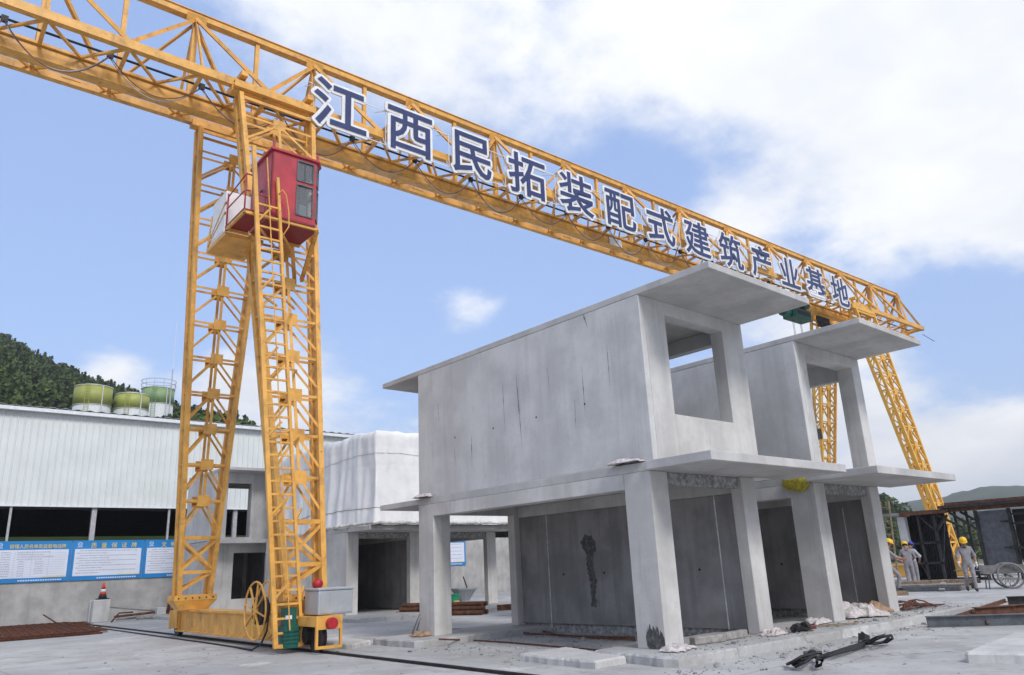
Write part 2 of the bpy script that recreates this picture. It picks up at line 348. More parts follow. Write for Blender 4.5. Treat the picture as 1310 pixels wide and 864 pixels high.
PROFILES = {'box': [(-.5, -.5), (.5, -.5), (.5, .5), (-.5, .5)],
            'L': [(-.5, -.5), (.5, -.5), (.5, -.36), (-.36, -.36), (-.36, .5), (-.5, .5)],
            'C': [(-.5, -.5), (.5, -.5), (.5, -.38), (-.36, -.38), (-.36, .38), (.5, .38), (.5, .5), (-.5, .5)],
            'I': [(-.5, -.5), (.5, -.5), (.5, -.42), (.08, -.42), (.08, .42), (.5, .42), (.5, .5), (-.5, .5), (-.5, .42), (-.08, .42), (-.08, -.42), (-.5, -.42)],
            'O': [(.5*math.cos(k*math.pi/4), .5*math.sin(k*math.pi/4)) for k in range(8)]}
def profile(kind, mat):
    if (kind, mat) not in _prof:
        b = MB(); P = PROFILES[kind]; n = len(P)
        b._a([(0, y, z) for y, z in P] + [(1, y, z) for y, z in P], [list(range(n))[::-1], list(range(n, 2*n))] + [(i, (i+1) % n, n+(i+1) % n, n+i) for i in range(n)])
        me = bpy.data.meshes.new('bar_'+kind); me.from_pydata(b.v, [], b.f); me.materials.append(M[mat])
        bm = bmesh.new(); bm.from_mesh(me); bmesh.ops.recalc_face_normals(bm, faces=bm.faces); bm.to_mesh(me); bm.free()
        _prof[(kind, mat)] = me
    return _prof[(kind, mat)]
def member(name, p, q, w, h, mat, parent, prof='box', up=(0, 0, 1)):
    o = bpy.data.objects.new(name, profile(prof, mat)); COL.objects.link(o); o.parent = parent
    o.matrix_local = bar_matrix(p, q, w, h, up); return o
def inst(src, name, parent, mat4):
    o = bpy.data.objects.new(name, src.data); COL.objects.link(o); o.parent = parent; o.matrix_local = mat4; return o
def rag(name, mat, c, sx, sy, h, seed, label, cat, group=None, rz=0., n=14, draped=False):
    r = random.Random(seed); b = MB(); vs = []; fs = []
    for i in range(n):
        for j in range(n):
            x = (i/(n-1)-.5); y = (j/(n-1)-.5)
            e = max(0, 1-max(abs(x), abs(y))*2)
            nv = noise.noise(Vector((x*5+seed, y*5, seed*.7)))*.5+.5
            n2 = noise.noise(Vector((x*11+seed, y*9, 3)))*.5+.5
            z = h*(nv*.75+n2*.35)*min(1, e*2.2+.12)
            jx = noise.noise(Vector((x*4, y*4, seed+2)))*.22; jy = noise.noise(Vector((x*4, y*4, seed+5)))*.22
            vs.append(((x+jx)*sx, (y+jy)*sy, z+.004))
    for i in range(n-1):
        for j in range(n-1): fs.append((i*n+j, (i+1)*n+j, (i+1)*n+j+1, i*n+j+1))
    b._a(vs, fs); o = b.build(name, mat, None, True, loc=c); o.rotation_euler.z = rz
    sd = o.modifiers.new('cloth', 'SOLIDIFY'); sd.thickness = .006; sd.offset = 1
    return put(o, label, cat, group)
_td = {}
def text_mesh(body, size, offset, extrude, bevel=0., res=3):
    cu = bpy.data.curves.new('glyph', 'FONT'); cu.body = body; cu.size = size; cu.offset = offset; cu.extrude = extrude
    cu.align_x = 'CENTER'; cu.align_y = 'CENTER'; cu.resolution_u = res; cu.bevel_depth = bevel
    o = bpy.data.objects.new('glyph', cu); COL.objects.link(o)
    dg = bpy.context.evaluated_depsgraph_get(); dg.update()
    me = bpy.data.meshes.new_from_object(o.evaluated_get(dg)); bpy.data.objects.remove(o); bpy.data.curves.remove(cu)
    return me
def text_obj(name, body, size, offset, extrude, mat, parent, mat4, sx=1.):
    me = text_mesh(body, size, offset, extrude)
    me.materials.clear(); me.materials.append(M[mat])
    o = bpy.data.objects.new(name, me); COL.objects.link(o); o.parent = parent; o.matrix_local = mat4 @ Matrix.Diagonal((sx, 1, 1, 1)); return o
# ------------------------------------------------------------------ ground, pads, hills
GZ = -.15
g = MB(); g._a([(-2600, -2600, GZ), (2600, -2600, GZ), (2600, 2600, GZ), (-2600, 2600, GZ)], [(0, 1, 2, 3)])
put(g.build('ground', 'ground'), kind='structure')
def jag(x0, y0, x1, y1, n, amp, seed):
    r = random.Random(seed); L = []
    for i in range(n+1):
        t = i/n; j = noise.noise(Vector((t*n*.37, seed, 0)))*amp + r.uniform(-amp, amp)*.35
        dx, dy = x1-x0, y1-y0; l = math.hypot(dx, dy)
        L.append((x0+dx*t-dy/l*j, y0+dy*t+dx/l*j))
    return L
def pad(poly, z1=0., z0=-.19, mat='ground', r=.03):
    poly = [q for i in range(len(poly)) for q in ([poly[i]] if math.dist(poly[i], poly[(i+1) % len(poly)]) > 1 else [poly[i], ((poly[i][0]+poly[(i+1) % len(poly)][0])/2+.02*noise.noise(Vector((i*.9, 3, 1))), (poly[i][1]+poly[(i+1) % len(poly)][1])/2+.03*noise.noise(Vector((i*1.3, 7, 1))))])]
    n = len(poly); b = MB(); c = Vector((sum(p[0] for p in poly)/n, sum(p[1] for p in poly)/n))
    rr = random.Random(n)
    top = [(p[0]+(c.x-p[0])/max(.01, (Vector(p)-c).length)*r*rr.uniform(.3, 1.6), p[1]+(c.y-p[1])/max(.01, (Vector(p)-c).length)*r*rr.uniform(.3, 1.6)) for p in poly]
    vs = [(x, y, z0) for x, y in poly] + [(x, y, z1-.03) for x, y in poly] + [(x, y, z1) for x, y in top]
    fs = [list(range(2*n, 3*n))]
    for i in range(n):
        j = (i+1) % n; fs += [(i, j, n+j, n+i), (n+i, n+j, 2*n+j, 2*n+i)]
    b._a(vs, fs); return b
front = jag(-.75, -.80, 5.4, -.98, 60, .05, 3) + jag(5.6, -.96, 16.5, -.58, 70, .05, 4) + jag(17, -.56, 46, .6, 40, .06, 5)
p_ = front + [(46, 14), (11.3, 14), (11.3, 1.1)] + jag(11.2, 1.05, -.5, 1.15, 50, .06, 8) + jag(-.6, 1.1, -.80, -.70, 14, .08, 6)
put(pad(p_).build('concrete_pad', ['ground']), kind='structure')
put(pad(jag(-.75, 6.1, 3.9, 6.2, 20, .05, 9)+jag(3.9, 6.3, 3.9, 7.9, 8, .04, 10)+jag(3.8, 8.0, -.9, 7.9, 20, .06, 11)+jag(-.9, 7.8, -.9, 6.2, 10, .06, 12), .0).build('concrete_pad', 'ground'), kind='structure')
put(pad(jag(3.2, 15.6, 13.5, 15.5, 50, .05, 13)+[(13.5, 27), (1.2, 34), (1.2, 25.2), (3.2, 25.1)], .0).build('concrete_pad', 'ground'), kind='structure')
put(pad(jag(5.0, 6.1, 9.6, 6.2, 20, .05, 19)+jag(9.6, 6.3, 9.6, 7.9, 8, .04, 10)+jag(9.5, 8.0, 5.0, 7.9, 20, .06, 11), .0).build('concrete_pad', 'ground'), kind='structure')
# loose broken slabs
def broken_slab(poly, z1, z0, label):
    o = pad(poly, z1, z0, r=.03).build('broken_concrete_slab', 'conc_light'); return put(o, label, 'slab')
broken_slab(jag(-1.5, .25, -.72, .30, 10, .04, 21)+jag(-.70, .35, -.12, 2.25, 14, .05, 22)+jag(-.2, 2.3, -1.3, 2.25, 10, .05, 23)+jag(-1.35, 2.2, -1.52, .3, 14, .05, 24), -.03, -.17, 'broken pale concrete slab lying beside the near corner column')
broken_slab(jag(-.95, 7.95, -.75, 9.6, 12, .05, 25)+jag(-.8, 9.7, -1.9, 9.5, 10, .05, 26)+jag(-2.0, 9.4, -1.75, 7.6, 12, .05, 27)+jag(-1.7, 7.5, -.97, 7.9, 10, .05, 28), -.04, -.17, 'broken concrete slab between the crane rail and the far column')
P0 = onz(1237, 834, 0.0); 
broken_slab([(P0.x, P0.y)]+jag(P0.x+.05, P0.y-.05, P0.x+.9, P0.y-3.4, 24, .03, 31)[1:]+[(P0.x+4.6, P0.y-3.0)]+jag(P0.x+4.6, P0.y-2.9, P0.x+3.2, P0.y+.35, 12, .03, 32)+jag(P0.x+3.1, P0.y+.35, P0.x+.05, P0.y+.05, 16, .02, 33), -.01, -.17, 'flat concrete slab with rusty edge on open ground near the sling')

def terrain(name, mat, skyline, r0, prof, r1, rout, az0, az1, na, nr, rough, seed, hfall=0.):
    def H(az):
        if az <= skyline[0][0]: return skyline[0][1]
        for (a, h), (a2, h2) in zip(skyline, skyline[1:]):
            if az <= a2: return h+(h2-h)*(az-a)/(a2-a)
        return skyline[-1][1]
    def height(az, r):
        h = prof(r, CAM.z+H(az)*r1) if r <= r1 else (CAM.z+H(az)*r1)*(1-(r-r1)/(rout-r1)*.9)
        x = CAM.x+r*math.sin(rad(az)); y = CAM.y+r*math.cos(rad(az))
        k = min(1, max(0, (r-r0)/(r1-r0)))
        return h + noise.fractal(Vector((x*rough, y*rough, seed)), 1, 2, 5)*k*(CAM.z+H(az)*r1)*(.16 if r1 > 1000 else .07)
    b = MB(); vs = []; fs = []
    for i in range(na+1):
        az = az0+(az1-az0)*i/na
        for j in range(nr+1):
            r = r0+(rout-r0)*j/nr
            e = min(1., min(az-az0, az1-az)/6.)
            h = height(az, r)
            vs.append((CAM.x+r*math.sin(rad(az)), CAM.y+r*math.cos(rad(az)), (GZ-1.5)+(h-(GZ-1.5))*max(0, e)**.7))
    for i in range(na):
        for j in range(nr): fs.append((i*(nr+1)+j, (i+1)*(nr+1)+j, (i+1)*(nr+1)+j+1, i*(nr+1)+j+1))
    b._a(vs, fs); o = b.build(name, mat, None, True); put(o, kind='structure'); return height
def ss(x): x = min(1, max(0, x)); return x*x*(3-2*x)
def prof_l(r, H):
    if r < 74: return -2
    if r < 90: return -2+19.2*ss((r-74)/16)
    if r < 112: return 17.2
    return 17.2+(H-17.2)*((r-112)/148)**.85
sky_l = [(-30, .19), (-10, .24), (3, .256), (6.3, .253), (7.65, .244), (9.06, .232), (10.96, .219), (13.35, .207), (15.9, .188), (18.5, .162), (22.2, .140), (25, .10), (30, .08), (46, .06)]
h_l = terrain('hill', 'hill', sky_l, 74, prof_l, 260, 420, -34, 50, 130, 70, .02, 3.3)
sky_r = [(46, .05), (58, .064), (63, .06), (66.8, .048), (68, .034), (70, .018), (73, .006), (78, .0)]
h_r = terrain('hill', 'hill', sky_r, 100, lambda r, H: -1.6+(H+1.6)*ss((r-100)/110), 210, 330, 42, 82, 60, 30, .03, 8.1)
sky_f = [(20, .035), (45, .05), (60, .042), (66, .045), (69.6, .0515), (71, .0555), (72.3, .0585), (73.8, .057), (75, .056), (80, .064), (90, .05), (110, .06), (140, .04)]
h_f = terrain('mountains', 'hill_far', sky_f, 700, lambda r, H: -1.6+(H+1.6)*ss((r-700)/700)**.8, 1400, 2200, 14, 150, 420, 70, .009, 5.7)
# ------------------------------------------------------------------ forest (a far wood that reads as one mass)
def forest(name, label, pts, seed, leaf, nleaf):
    r = random.Random(seed); vs = []; fs = []; tone = []
    for (x, y, z, h, w, conifer) in pts:
        tt = r.uniform(0, 1)**1.3
        for k in range(nleaf):
            u = r.random()
            if conifer: zz = h*(.15+.85*u); rr = w*(1.05-u)*math.sqrt(r.random())
            else:
                zz = h*(.25+.75*u); rr = w*math.sqrt(max(0, 1-((u-.45)/.6)**2))*math.sqrt(r.random())
            a = r.uniform(0, 6.283); c = Vector((x+rr*math.cos(a), y+rr*math.sin(a), z+zz))
            n = Vector((r.gauss(0, 1), r.gauss(0, 1), r.gauss(.5, 1))).normalized(); t1 = n.orthogonal().normalized(); t2 = n.cross(t1)
            s = leaf*r.uniform(.6, 1.5); b = len(vs)
            for (p, q) in ((-1, -.5), (1, -.7), (.75, .8), (-.5, 1)):
                vs.append(tuple(c+t1*p*s*.5*r.uniform(.7, 1.3)+t2*q*s*.5*r.uniform(.7, 1.3)))
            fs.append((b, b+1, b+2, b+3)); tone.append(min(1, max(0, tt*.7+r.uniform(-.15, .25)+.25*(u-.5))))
    me = bpy.data.meshes.new(name); me.from_pydata(vs, [], fs); me.materials.append(M['leaf'])
    at = me.attributes.new('tone', 'FLOAT', 'FACE'); at.data.foreach_set('value', tone)
    o = bpy.data.objects.new(name, me); COL.objects.link(o); return put(o, label, 'forest', kind='stuff')
r = random.Random(5); pts = []
while len(pts) < 3600:
    az = r.uniform(-8, 22.5); rr = math.sqrt(r.uniform(112**2, 268**2))
    x = CAM.x+rr*math.sin(rad(az)); y = CAM.y+rr*math.cos(rad(az))
    if noise.noise(Vector((x*.035, y*.035, 4))) > .42: continue
    co = r.random() < .4
    pts.append((x, y, h_l(az, rr)-.4, r.uniform(3.2, 6.2)*(1.2 if co else 1), r.uniform(1.3, 2.4)*(.65 if co else 1), co))
for az, rr in [(r.uniform(16.6, 19.5), r.uniform(93, 112)) for _ in range(14)]:
    pts.append((CAM.x+rr*math.sin(rad(az)), CAM.y+rr*math.cos(rad(az)), h_l(az, rr)-.3, r.uniform(2.5, 4.3), r.uniform(1.1, 1.9), False))
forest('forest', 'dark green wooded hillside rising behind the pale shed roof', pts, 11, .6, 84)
pts = []
while len(pts) < 260:
    az = r.uniform(60, 80); rr = math.sqrt(r.uniform(115**2, 225**2))
    x = CAM.x+rr*math.sin(rad(az)); y = CAM.y+rr*math.cos(rad(az))
    pts.append((x, y, h_r(az, rr)-.4, r.uniform(1.8, 3.8), r.uniform(1.0, 1.9), r.random() < .3))
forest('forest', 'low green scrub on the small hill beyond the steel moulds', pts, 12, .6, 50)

# ------------------------------------------------------------------ precast modules
Z1U, Z1T, ZB = 3.0, 3.16, 2.71
CW, CD = .50, .62
BV = .008
def plate(b, x0, y0, z0, x1, y1, z1): return b.box(x0, y0, z0, x1, y1, z1)
def lower(label, X, Y, Wd, L, left='open', right='wall', rear='open', hole=None, slab=(-.1, 4.59, 1.40), rear_over=1.8, mat='conc2', wallmat='conc_inner_shade', cw=CW, dz=0.):
    t = thing('precast_room_frame', label, 'concrete frame', (X, Y, 0), 0, 'ground-floor precast room frames')
    CR = .26
    for (x, y, dd) in ((0, 0, CD), (Wd-cw, 0, CR), (0, L-CD, CD), (Wd-cw, L-CR, CR)):
        MB().box(x, y, 0, x+cw, y+dd, Z1U-.003).build('column', mat, t, bevel=.012)
    def side(name, x0, x1, kind):
        ce = CD if name == 'l' else CR
        MB().box(x0, ce+.002, ZB, x1, L-ce-.002, Z1U-.003).build('beam', mat, t, bevel=BV)
        if kind == 'solid':
            MB().box(x0, ce+.002, -.02, x1-.1, L-ce-.002, ZB-.002).build('wall_panel', mat, t, bevel=.003)
        if kind == 'wall':
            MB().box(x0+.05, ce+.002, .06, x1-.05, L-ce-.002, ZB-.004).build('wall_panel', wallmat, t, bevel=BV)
            MB().box(x0+.13, ce+.002, -.16, x1-.10, L-ce-.002, .056).build('gap_light_stop', 'conc_rough', t)  # added block that stops light passing through the gap under the panel
    side('l', 0, .36, left); side('r', Wd-.36, Wd, right)
    def end(y0, y1, kind, rough):
        if kind == 'open' or kind == 'wall':
            MB().box(cw+.002, y0, 2.77, Wd-cw-.002, y1, Z1U-.003).build('lintel', 'conc_rough' if rough else mat, t, bevel=BV)
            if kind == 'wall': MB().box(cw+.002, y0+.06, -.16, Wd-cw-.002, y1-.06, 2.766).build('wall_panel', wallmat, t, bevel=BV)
        else:
            MB().ring((cw+.002, .0, Wd-cw-.002, Z1U-.003), kind, y0, y1).build('wall_panel', mat, t, bevel=BV)
    end(.07, .26, hole or 'open', hole is None); end(L-.26, L-.07, rear, False)
    MB().box(0, 0, Z1U, Wd, L, Z1T).build('deck_slab', 'conc3', t, bevel=BV)
    MB().box(slab[0], -slab[2], Z1U+.002, slab[1], -.002, Z1T+.002).build('balcony_slab', 'conc3', t, bevel=.012)
    if rear_over: MB().box(0, L+.002, Z1U+.03, Wd, L+rear_over, Z1T).build('balcony_slab', 'conc3', t, bevel=BV)
    return t
def upper(label, X, Y, Wd, L, hole, z0=3.18, z2u=6.386, z2t=6.519, fo=1.65, ro=1.75, right='open', rear='hole', jamb=.30, mat='conc2', wallmat='conc', beam=.62, frame=None):
    H = z2u-z0
    t = thing('precast_room_box', label, 'concrete box', (X, Y, z0), 0, 'upper precast room boxes')
    MB().box(0, 0, 0, .15, L, H-.003).build('side_wall', wallmat, t, bevel=.012)
    MB().box(.152, jamb+.002, 0, Wd-.02, L-.302, .12).build('floor_slab', 'conc3', t, bevel=BV)
    MB().ring((.152, 0, Wd, H-.003), hole, 0, jamb).build('front_wall', 'conc_light', t, bevel=.012)
    if right == 'open':
        MB().box(Wd-.22, jamb+.002, H-beam, Wd, L-.302, H-.003).build('beam', wallmat, t, bevel=BV)
    else:
        MB().box(Wd-.15, jamb+.002, 0, Wd, L-.302, H-.003).build('side_wall', wallmat, t, bevel=BV)
    if rear == 'hole': MB().ring((.152, 0, Wd, H-.003), (.55, .35, Wd-.45, H-.45), L-.30, L).build('rear_wall', mat, t, bevel=BV)
    elif rear == 'frame': MB().ring((.152, 0, Wd, H-.003), (.4, .13, Wd-.4, H-.3), L-.30, L).build('rear_wall', mat, t, bevel=BV)
    rs = MB().box(-.004, -fo, H, Wd+.004, L+ro, z2t-z0).build('roof_slab', 'conc3', t, bevel=.012)
    return t
A1 = lower('ground-floor concrete room frame with dark damp streak on its inner wall', 0, 0, 3.385, 7.3)
B1 = upper('upper concrete box with square window opening and wide overhanging roof slab', .148, 0, 3.53, 7.5, (.79, .93, 2.75, 2.93), beam=.34)
A2 = lower('ground-floor concrete room frame with yellow sack on its side beam', 5.8275, 0, 3.276, 7.3, rear='wall', slab=(-.34, 3.94, 1.64))
B2 = upper('upper concrete box with tall doorway opening down to the balcony slab', 5.9255, 0, 3.343, 7.5, (.48, .10, 2.90, 2.93), jamb=.42, rear='frame', beam=.5)
A3 = lower('closed-sided concrete room frame under the white tarpaulin, next to rusty plates', 4.0, 18.0, 3.35, 7.3, left='solid', rear='wall', slab=(-.0, 3.42, 1.65), rear_over=0)
A4 = lower('open-backed concrete room frame under tarpaulin, notice boards seen through it', 8.0, 18.0, 3.35, 7.3, left='wall', right='open', rear='open', slab=(-.4, 3.9, 1.65), rear_over=0)
A5 = lower('ground-floor concrete frame with dark square window behind the crane carriage', 2.0, 26.4, 3.4, 3.8, left='solid', rear='wall', hole=(1.0, .64, 2.55, 2.62), slab=(-.25, 3.4, 1.0), rear_over=0)
B5 = upper('upper concrete box with narrow doorway behind the yellow crane leg', 2.0, 26.4, 3.4, 3.7, (.55, .13, 1.66, 2.55), z2u=6.2, z2t=6.33, fo=1.0, ro=0, rear='frame', jamb=.2, right='wall')
# details: tie holes, joints, stains
def on_plane(px, py, ax, val):
    d = ray(px, py); return CAM + d*((val-CAM[ax])/d[ax])
for (px, py) in [(582, 560), (631, 548), (686, 534), (748, 517)]:
    P = on_plane(px, py, 0, .148); l = P-Vector((.148, 0, 3.18))
    MB().cyl((-.003, l.y, l.z), (.02, l.y, l.z), .022, 8).build('tie_hole', 'hole', B1)
wx = 3.385-.36+.05
for (px, py, rr) in [(721, 735, .03), (773, 733, .03), (895, 729, .028)]:
    P = on_plane(px, py, 0, wx); MB().cyl((wx-.003, P.y, P.z), (wx+.02, P.y, P.z), rr, 8).build('tie_hole', 'hole', A1)
for (px, py) in [(1000, 722)]:
    P = on_plane(px, py, 0, 5.8275+3.276-.31); MB().cyl((3.276-.313, P.y, P.z), (3.276-.29, P.y, P.z), .03, 8).build('tie_hole', 'hole', A2)
def grout(t, X, tops, wid):
    (px0, py0), (px1, py1) = tops
    a = on_plane(px0, py0, 0, X+t.location.x); b = on_plane(px1, py1, 0, X+t.location.x)
    y = (a.y+b.y)/2
    MB().box(X-.004, y-wid, min(a.z, b.z), X+.01, y+wid, max(a.z, b.z)).build('grout_joint', 'efflor', t)
grout(A1, wx, ((699, 645), (705, 803)), .012); grout(A1, wx, ((913, 628), (932, 806)), .014)
grout(A2, 3.276-.31, ((1080, 650), (1095, 770)), .010)
def stain(t, X, outline, mat='damp'):
    pts = [on_plane(px, py, 0, X+t.location.x) for px, py in outline]
    # subdivide and roughen the outline
    P = [(p.y-t.location.y, p.z-t.location.z) for p in pts]; Q = []
    rr = random.Random(len(P))
    for i in range(len(P)):
        a, b = Vector(P[i]), Vector(P[(i+1) % len(P)]); n = max(2, int((b-a).length/.05))
        for k in range(n):
            c = a.lerp(b, k/n); Q.append((c.x+rr.uniform(-.025, .025), c.y+rr.uniform(-.03, .03)))
    b = MB(); n = len(Q); b._a([(X-.003, y, z) for y, z in Q]+[(X+.006, y, z) for y, z in Q], [list(range(n)), list(range(n, 2*n))]+[(i, (i+1) % n, n+(i+1) % n, n+i) for i in range(n)])
    return b.build('damp_stain', mat, t)
stain(A1, wx, [(743, 692), (749, 685), (757, 685), (761, 693), (763, 706), (758, 712), (760, 730), (764, 742), (762, 762), (764, 776), (757, 777), (756, 750), (751, 728), (750, 708), (744, 702)])
def streak_on(t, X, p0, p1, w):
    a = on_plane(*p0, 0, X+t.location.x); c = on_plane(*p1, 0, X+t.location.x); rr = random.Random(int(p0[0])); n = 14; Lp = []; Rp = []
    for i in range(n+1):
        f = i/n; y = a.y+(c.y-a.y)*f-t.location.y; z = a.z+(c.z-a.z)*f-t.location.z; ww = w*(.25+.75*math.sin(math.pi*min(1, f*1.1+.05)))*rr.uniform(.3, 1.2)
        Lp.append((y-ww, z)); Rp.append((y+ww*rr.uniform(.3, 1), z))
    Q = Lp+Rp[::-1]; m = len(Q); b = MB()
    b._a([(X-.002, y, z) for y, z in Q], [(i, i+1, m-2-i, m-1-i) for i in range(n)]); return b.build('drip_stain', 'drip', t)
for p0, p1, w in (((660, 478), (668, 572), .018), ((735, 512), (737, 548), .014), ((603, 558), (604, 598), .014), ((581, 572), (583, 598), .010), ((744, 470), (749, 534), .012), ((643, 490), (646, 552), .010), ((745, 400), (752, 420), .02), ((560, 515), (562, 545), .01), ((776, 440), (781, 500), .009), ((700, 470), (703, 500), .008)): streak_on(B1, 0., p0, p1, w)
sy = MB(); rr = random.Random(5); top = [(.015+.40*i/26, .16+.20*math.sin(i/26*2.6)+rr.uniform(-.07, .07)) for i in range(27)]
Q = [(.015, .004)]+top+[(.40, .05), (.36, .004)]; n = len(Q)
sy._a([(-.003, y, z) for y, z in Q]+[(.006, y, z) for y, z in Q], [list(range(n)), list(range(n, 2*n))]+[(i, (i+1) % n, n+(i+1) % n, n+i) for i in range(n)]); sy.build('damp_stain', 'damp', A1)
# ------------------------------------------------------------------ shed with notice boards
SH = thing('industrial_shed', 'long pale ribbed metal shed with dark open strip above grey wall', 'shed', (0, 34, 0))
X0, X1 = -46., 34.
def ribbed(z0, z1, y, period, depth, name, mat, x0=X0, x1=X1):
    b = MB(); vs = []; x = x0
    pr = []
    while x < x1:
        pr += [(x, 0), (x+period*.72, 0), (x+period*.80, -depth), (x+period*.92, -depth)]; x += period
    pr.append((x1+period, 0))
    for (a, d) in pr: vs += [(a, y+d, z0), (a, y+d, z1)]
    b._a(vs, [(2*i, 2*i+2, 2*i+3, 2*i+1) for i in range(len(pr)-1)])
    return b.build(name, mat, SH)
cl = ribbed(5.27, 9.78, -.05, .30, .045, 'cladding', 'clad')
MB().box(X0, -.12, 5.20, X1, -.02, 5.265).build('drip_rail', 'gutter', SH)
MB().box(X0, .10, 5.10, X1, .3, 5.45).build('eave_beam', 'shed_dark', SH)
lw = MB().box(X0, 0, -.16, X1, .24, 3.52).build('base_wall', 'conc_wallshed', SH)
rb = MB(); n = 300; vs = []; fs = []
for i in range(n+1):
    x = X0-.4+(X1-X0+.8)*i/n; dz = .035*(1 if i % 2 else -1)
    vs += [(x, -.42, 9.93+dz), (x, 12, 11.1+dz), (x, 24.3, 9.9+dz)]
for i in range(n): fs += [(3*i, 3*i+3, 3*i+4, 3*i+1), (3*i+1, 3*i+4, 3*i+5, 3*i+2)]
rb._a(vs, fs); rf = rb.build('roof', 'roof_sheet', SH); sd = rf.modifiers.new('sheet', 'SOLIDIFY'); sd.thickness = .03
gt = MB().box(X0-.3, -.40, 9.70, X1+.3, -.18, 9.87).build('gutter', 'gutter', SH)
MB().box(X0, -.17, 9.74, X1, -.1, 9.86).build('fascia', 'clad', SH)
x = -4.7-3.55*11
k = 0
while x < X1:
    if k % 2: MB().box(x-.05, -.03, 3.52, x+.05, .07, 5.2).build('post', 'shed_post', SH)
    else: MB().box(x-.11, .02, 3.52, x+.11, .2, 5.2).build('post', 'shed_post', SH)
    x += 3.55; k += 1
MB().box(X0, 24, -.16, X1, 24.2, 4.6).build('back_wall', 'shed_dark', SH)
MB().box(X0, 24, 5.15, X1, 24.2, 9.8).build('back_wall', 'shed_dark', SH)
MB().box(X0, .25, -.16, X0+.2, 24, 9.8).build('end_wall', 'clad', SH)
MB().box(X1-.2, .25, -.16, X1, 24, 9.8).build('end_wall', 'clad', SH)
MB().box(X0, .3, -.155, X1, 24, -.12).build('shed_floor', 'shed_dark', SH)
for i in range(9):      # roof trusses inside
    xx = X0+5+i*9
    MB().bar((xx, .5, 9.2), (xx, 23.5, 9.2), .2, .3).bar((xx, 12, 9.2), (xx, 12, 10.8), .2, .2).build('roof_truss', 'shed_dark', SH)
# boards
def face_minus_y(x, y, z): return Matrix(((1, 0, 0, x), (0, 0, -1, y), (0, 1, 0, z), (0, 0, 0, 1)))
def board(xa, xb, head, label, kind, seed, za=1.76, zb=3.62, nhead=.27):
    t = thing('notice_board', label, 'notice board', (0, 33.985, 0), 0, 'blue notice boards along the shed wall')
    MB().box(xa, -.05, za, xb, 0, zb).build('board_panel', 'blue', t)
    MB().box(xa+.12, -.056, za+.20, xb-.12, -.05, zb-.40).build('white_sheet', 'panel_white', t)
    MB().box(xb-1.1, -.060, za+.215, xb-.14, -.056, za+.25).build('yellow_stripe', 'gold', t)
    n = len(head); w = (xb-xa-.95)
    st = min(.36, w/n) if n > 5 else min(.46, w/n)
    xc = (xa+xb)/2+.22
    for i, ch in enumerate(head):
        text_obj('heading_character', ch, nhead*(1 if n <= 5 else .76), 0., .002, 'gold', t, face_minus_y(xc+(i-(n-1)/2)*st, -.056, zb-.20-.06))
    lg = MB(); lg.tube([(xa+.32+.10*math.cos(a*.5236), -.054, zb-.17+.075*math.sin(a*.5236)) for a in range(13)], .012, 5, False)
    lg.box(xa+.24, -.056, zb-.18, xa+.40, -.051, zb-.155).box(xa+.20, -.056, zb-.315, xa+.44, -.051, zb-.285).build('logo', 'panel_white', t)
    rr = random.Random(seed); p = MB(); y0 = -.0585
    def words(x, x2, z, h=.028):
        while x < x2:
            ww = rr.uniform(.03, .055); p.box(x, y0, z, min(x+ww, x2), -.056, z+h*rr.uniform(.7, 1.1)); x += ww+rr.uniform(.012, .028)
    if kind == 'table':
        for k in range(11):
            z = zb-.52-k*.105
            words(xa+.42, xa+.80, z)
            if k < 4: words(xa+1.05, xa+1.05+rr.uniform(.9, 1.7), z)
            else: words(xa+1.12, xa+1.38, z); (k < 10) and words(xa+1.8, xa+2.15, z, .024)
            p.box(xa+.2, y0, z-.035, xb-.2, -.0565, z-.030)
        for xx in (xa+.95, xa+1.65, xa+2.35): p.box(xx, y0, za+.26, xx+.006, -.0565, zb-.5)
    else:
        for k in range(10):
            z = zb-.50-k*.115; long = k % 2 == 0
            words(xa+(.35 if long else .22), xa+(xb-xa)*(.9 if long else rr.uniform(.25, .55)), z)
    put(p.build('printed_text', 'print', t), kind='stuff')
    q = MB(); x = xa+1.2
    while x < xb-.3: q.box(x, -.0545, za+.06, x+.07, -.051, za+.115); x += .10
    put(q.build('footer_lettering', 'panel_white', t), kind='stuff')
board(-5.25, -1.98, '管理人员名单及监督电话牌', 'blue notice board with a name table under twelve yellow heading characters', 'table', 1)
board(-1.95, 1.30, '质量保证牌', 'blue notice board headed by five yellow characters, above the traffic cone', 'text', 2)
board(1.33, 4.60, '文明施工牌', 'blue notice board of printed rules, partly behind the yellow crane leg', 'text', 3)
XB = on_plane(596, 720, 1, 33.93).x
board(XB-3.3, XB, '安全生产牌', 'blue-edged notice board seen through the open concrete frame', 'text', 4)
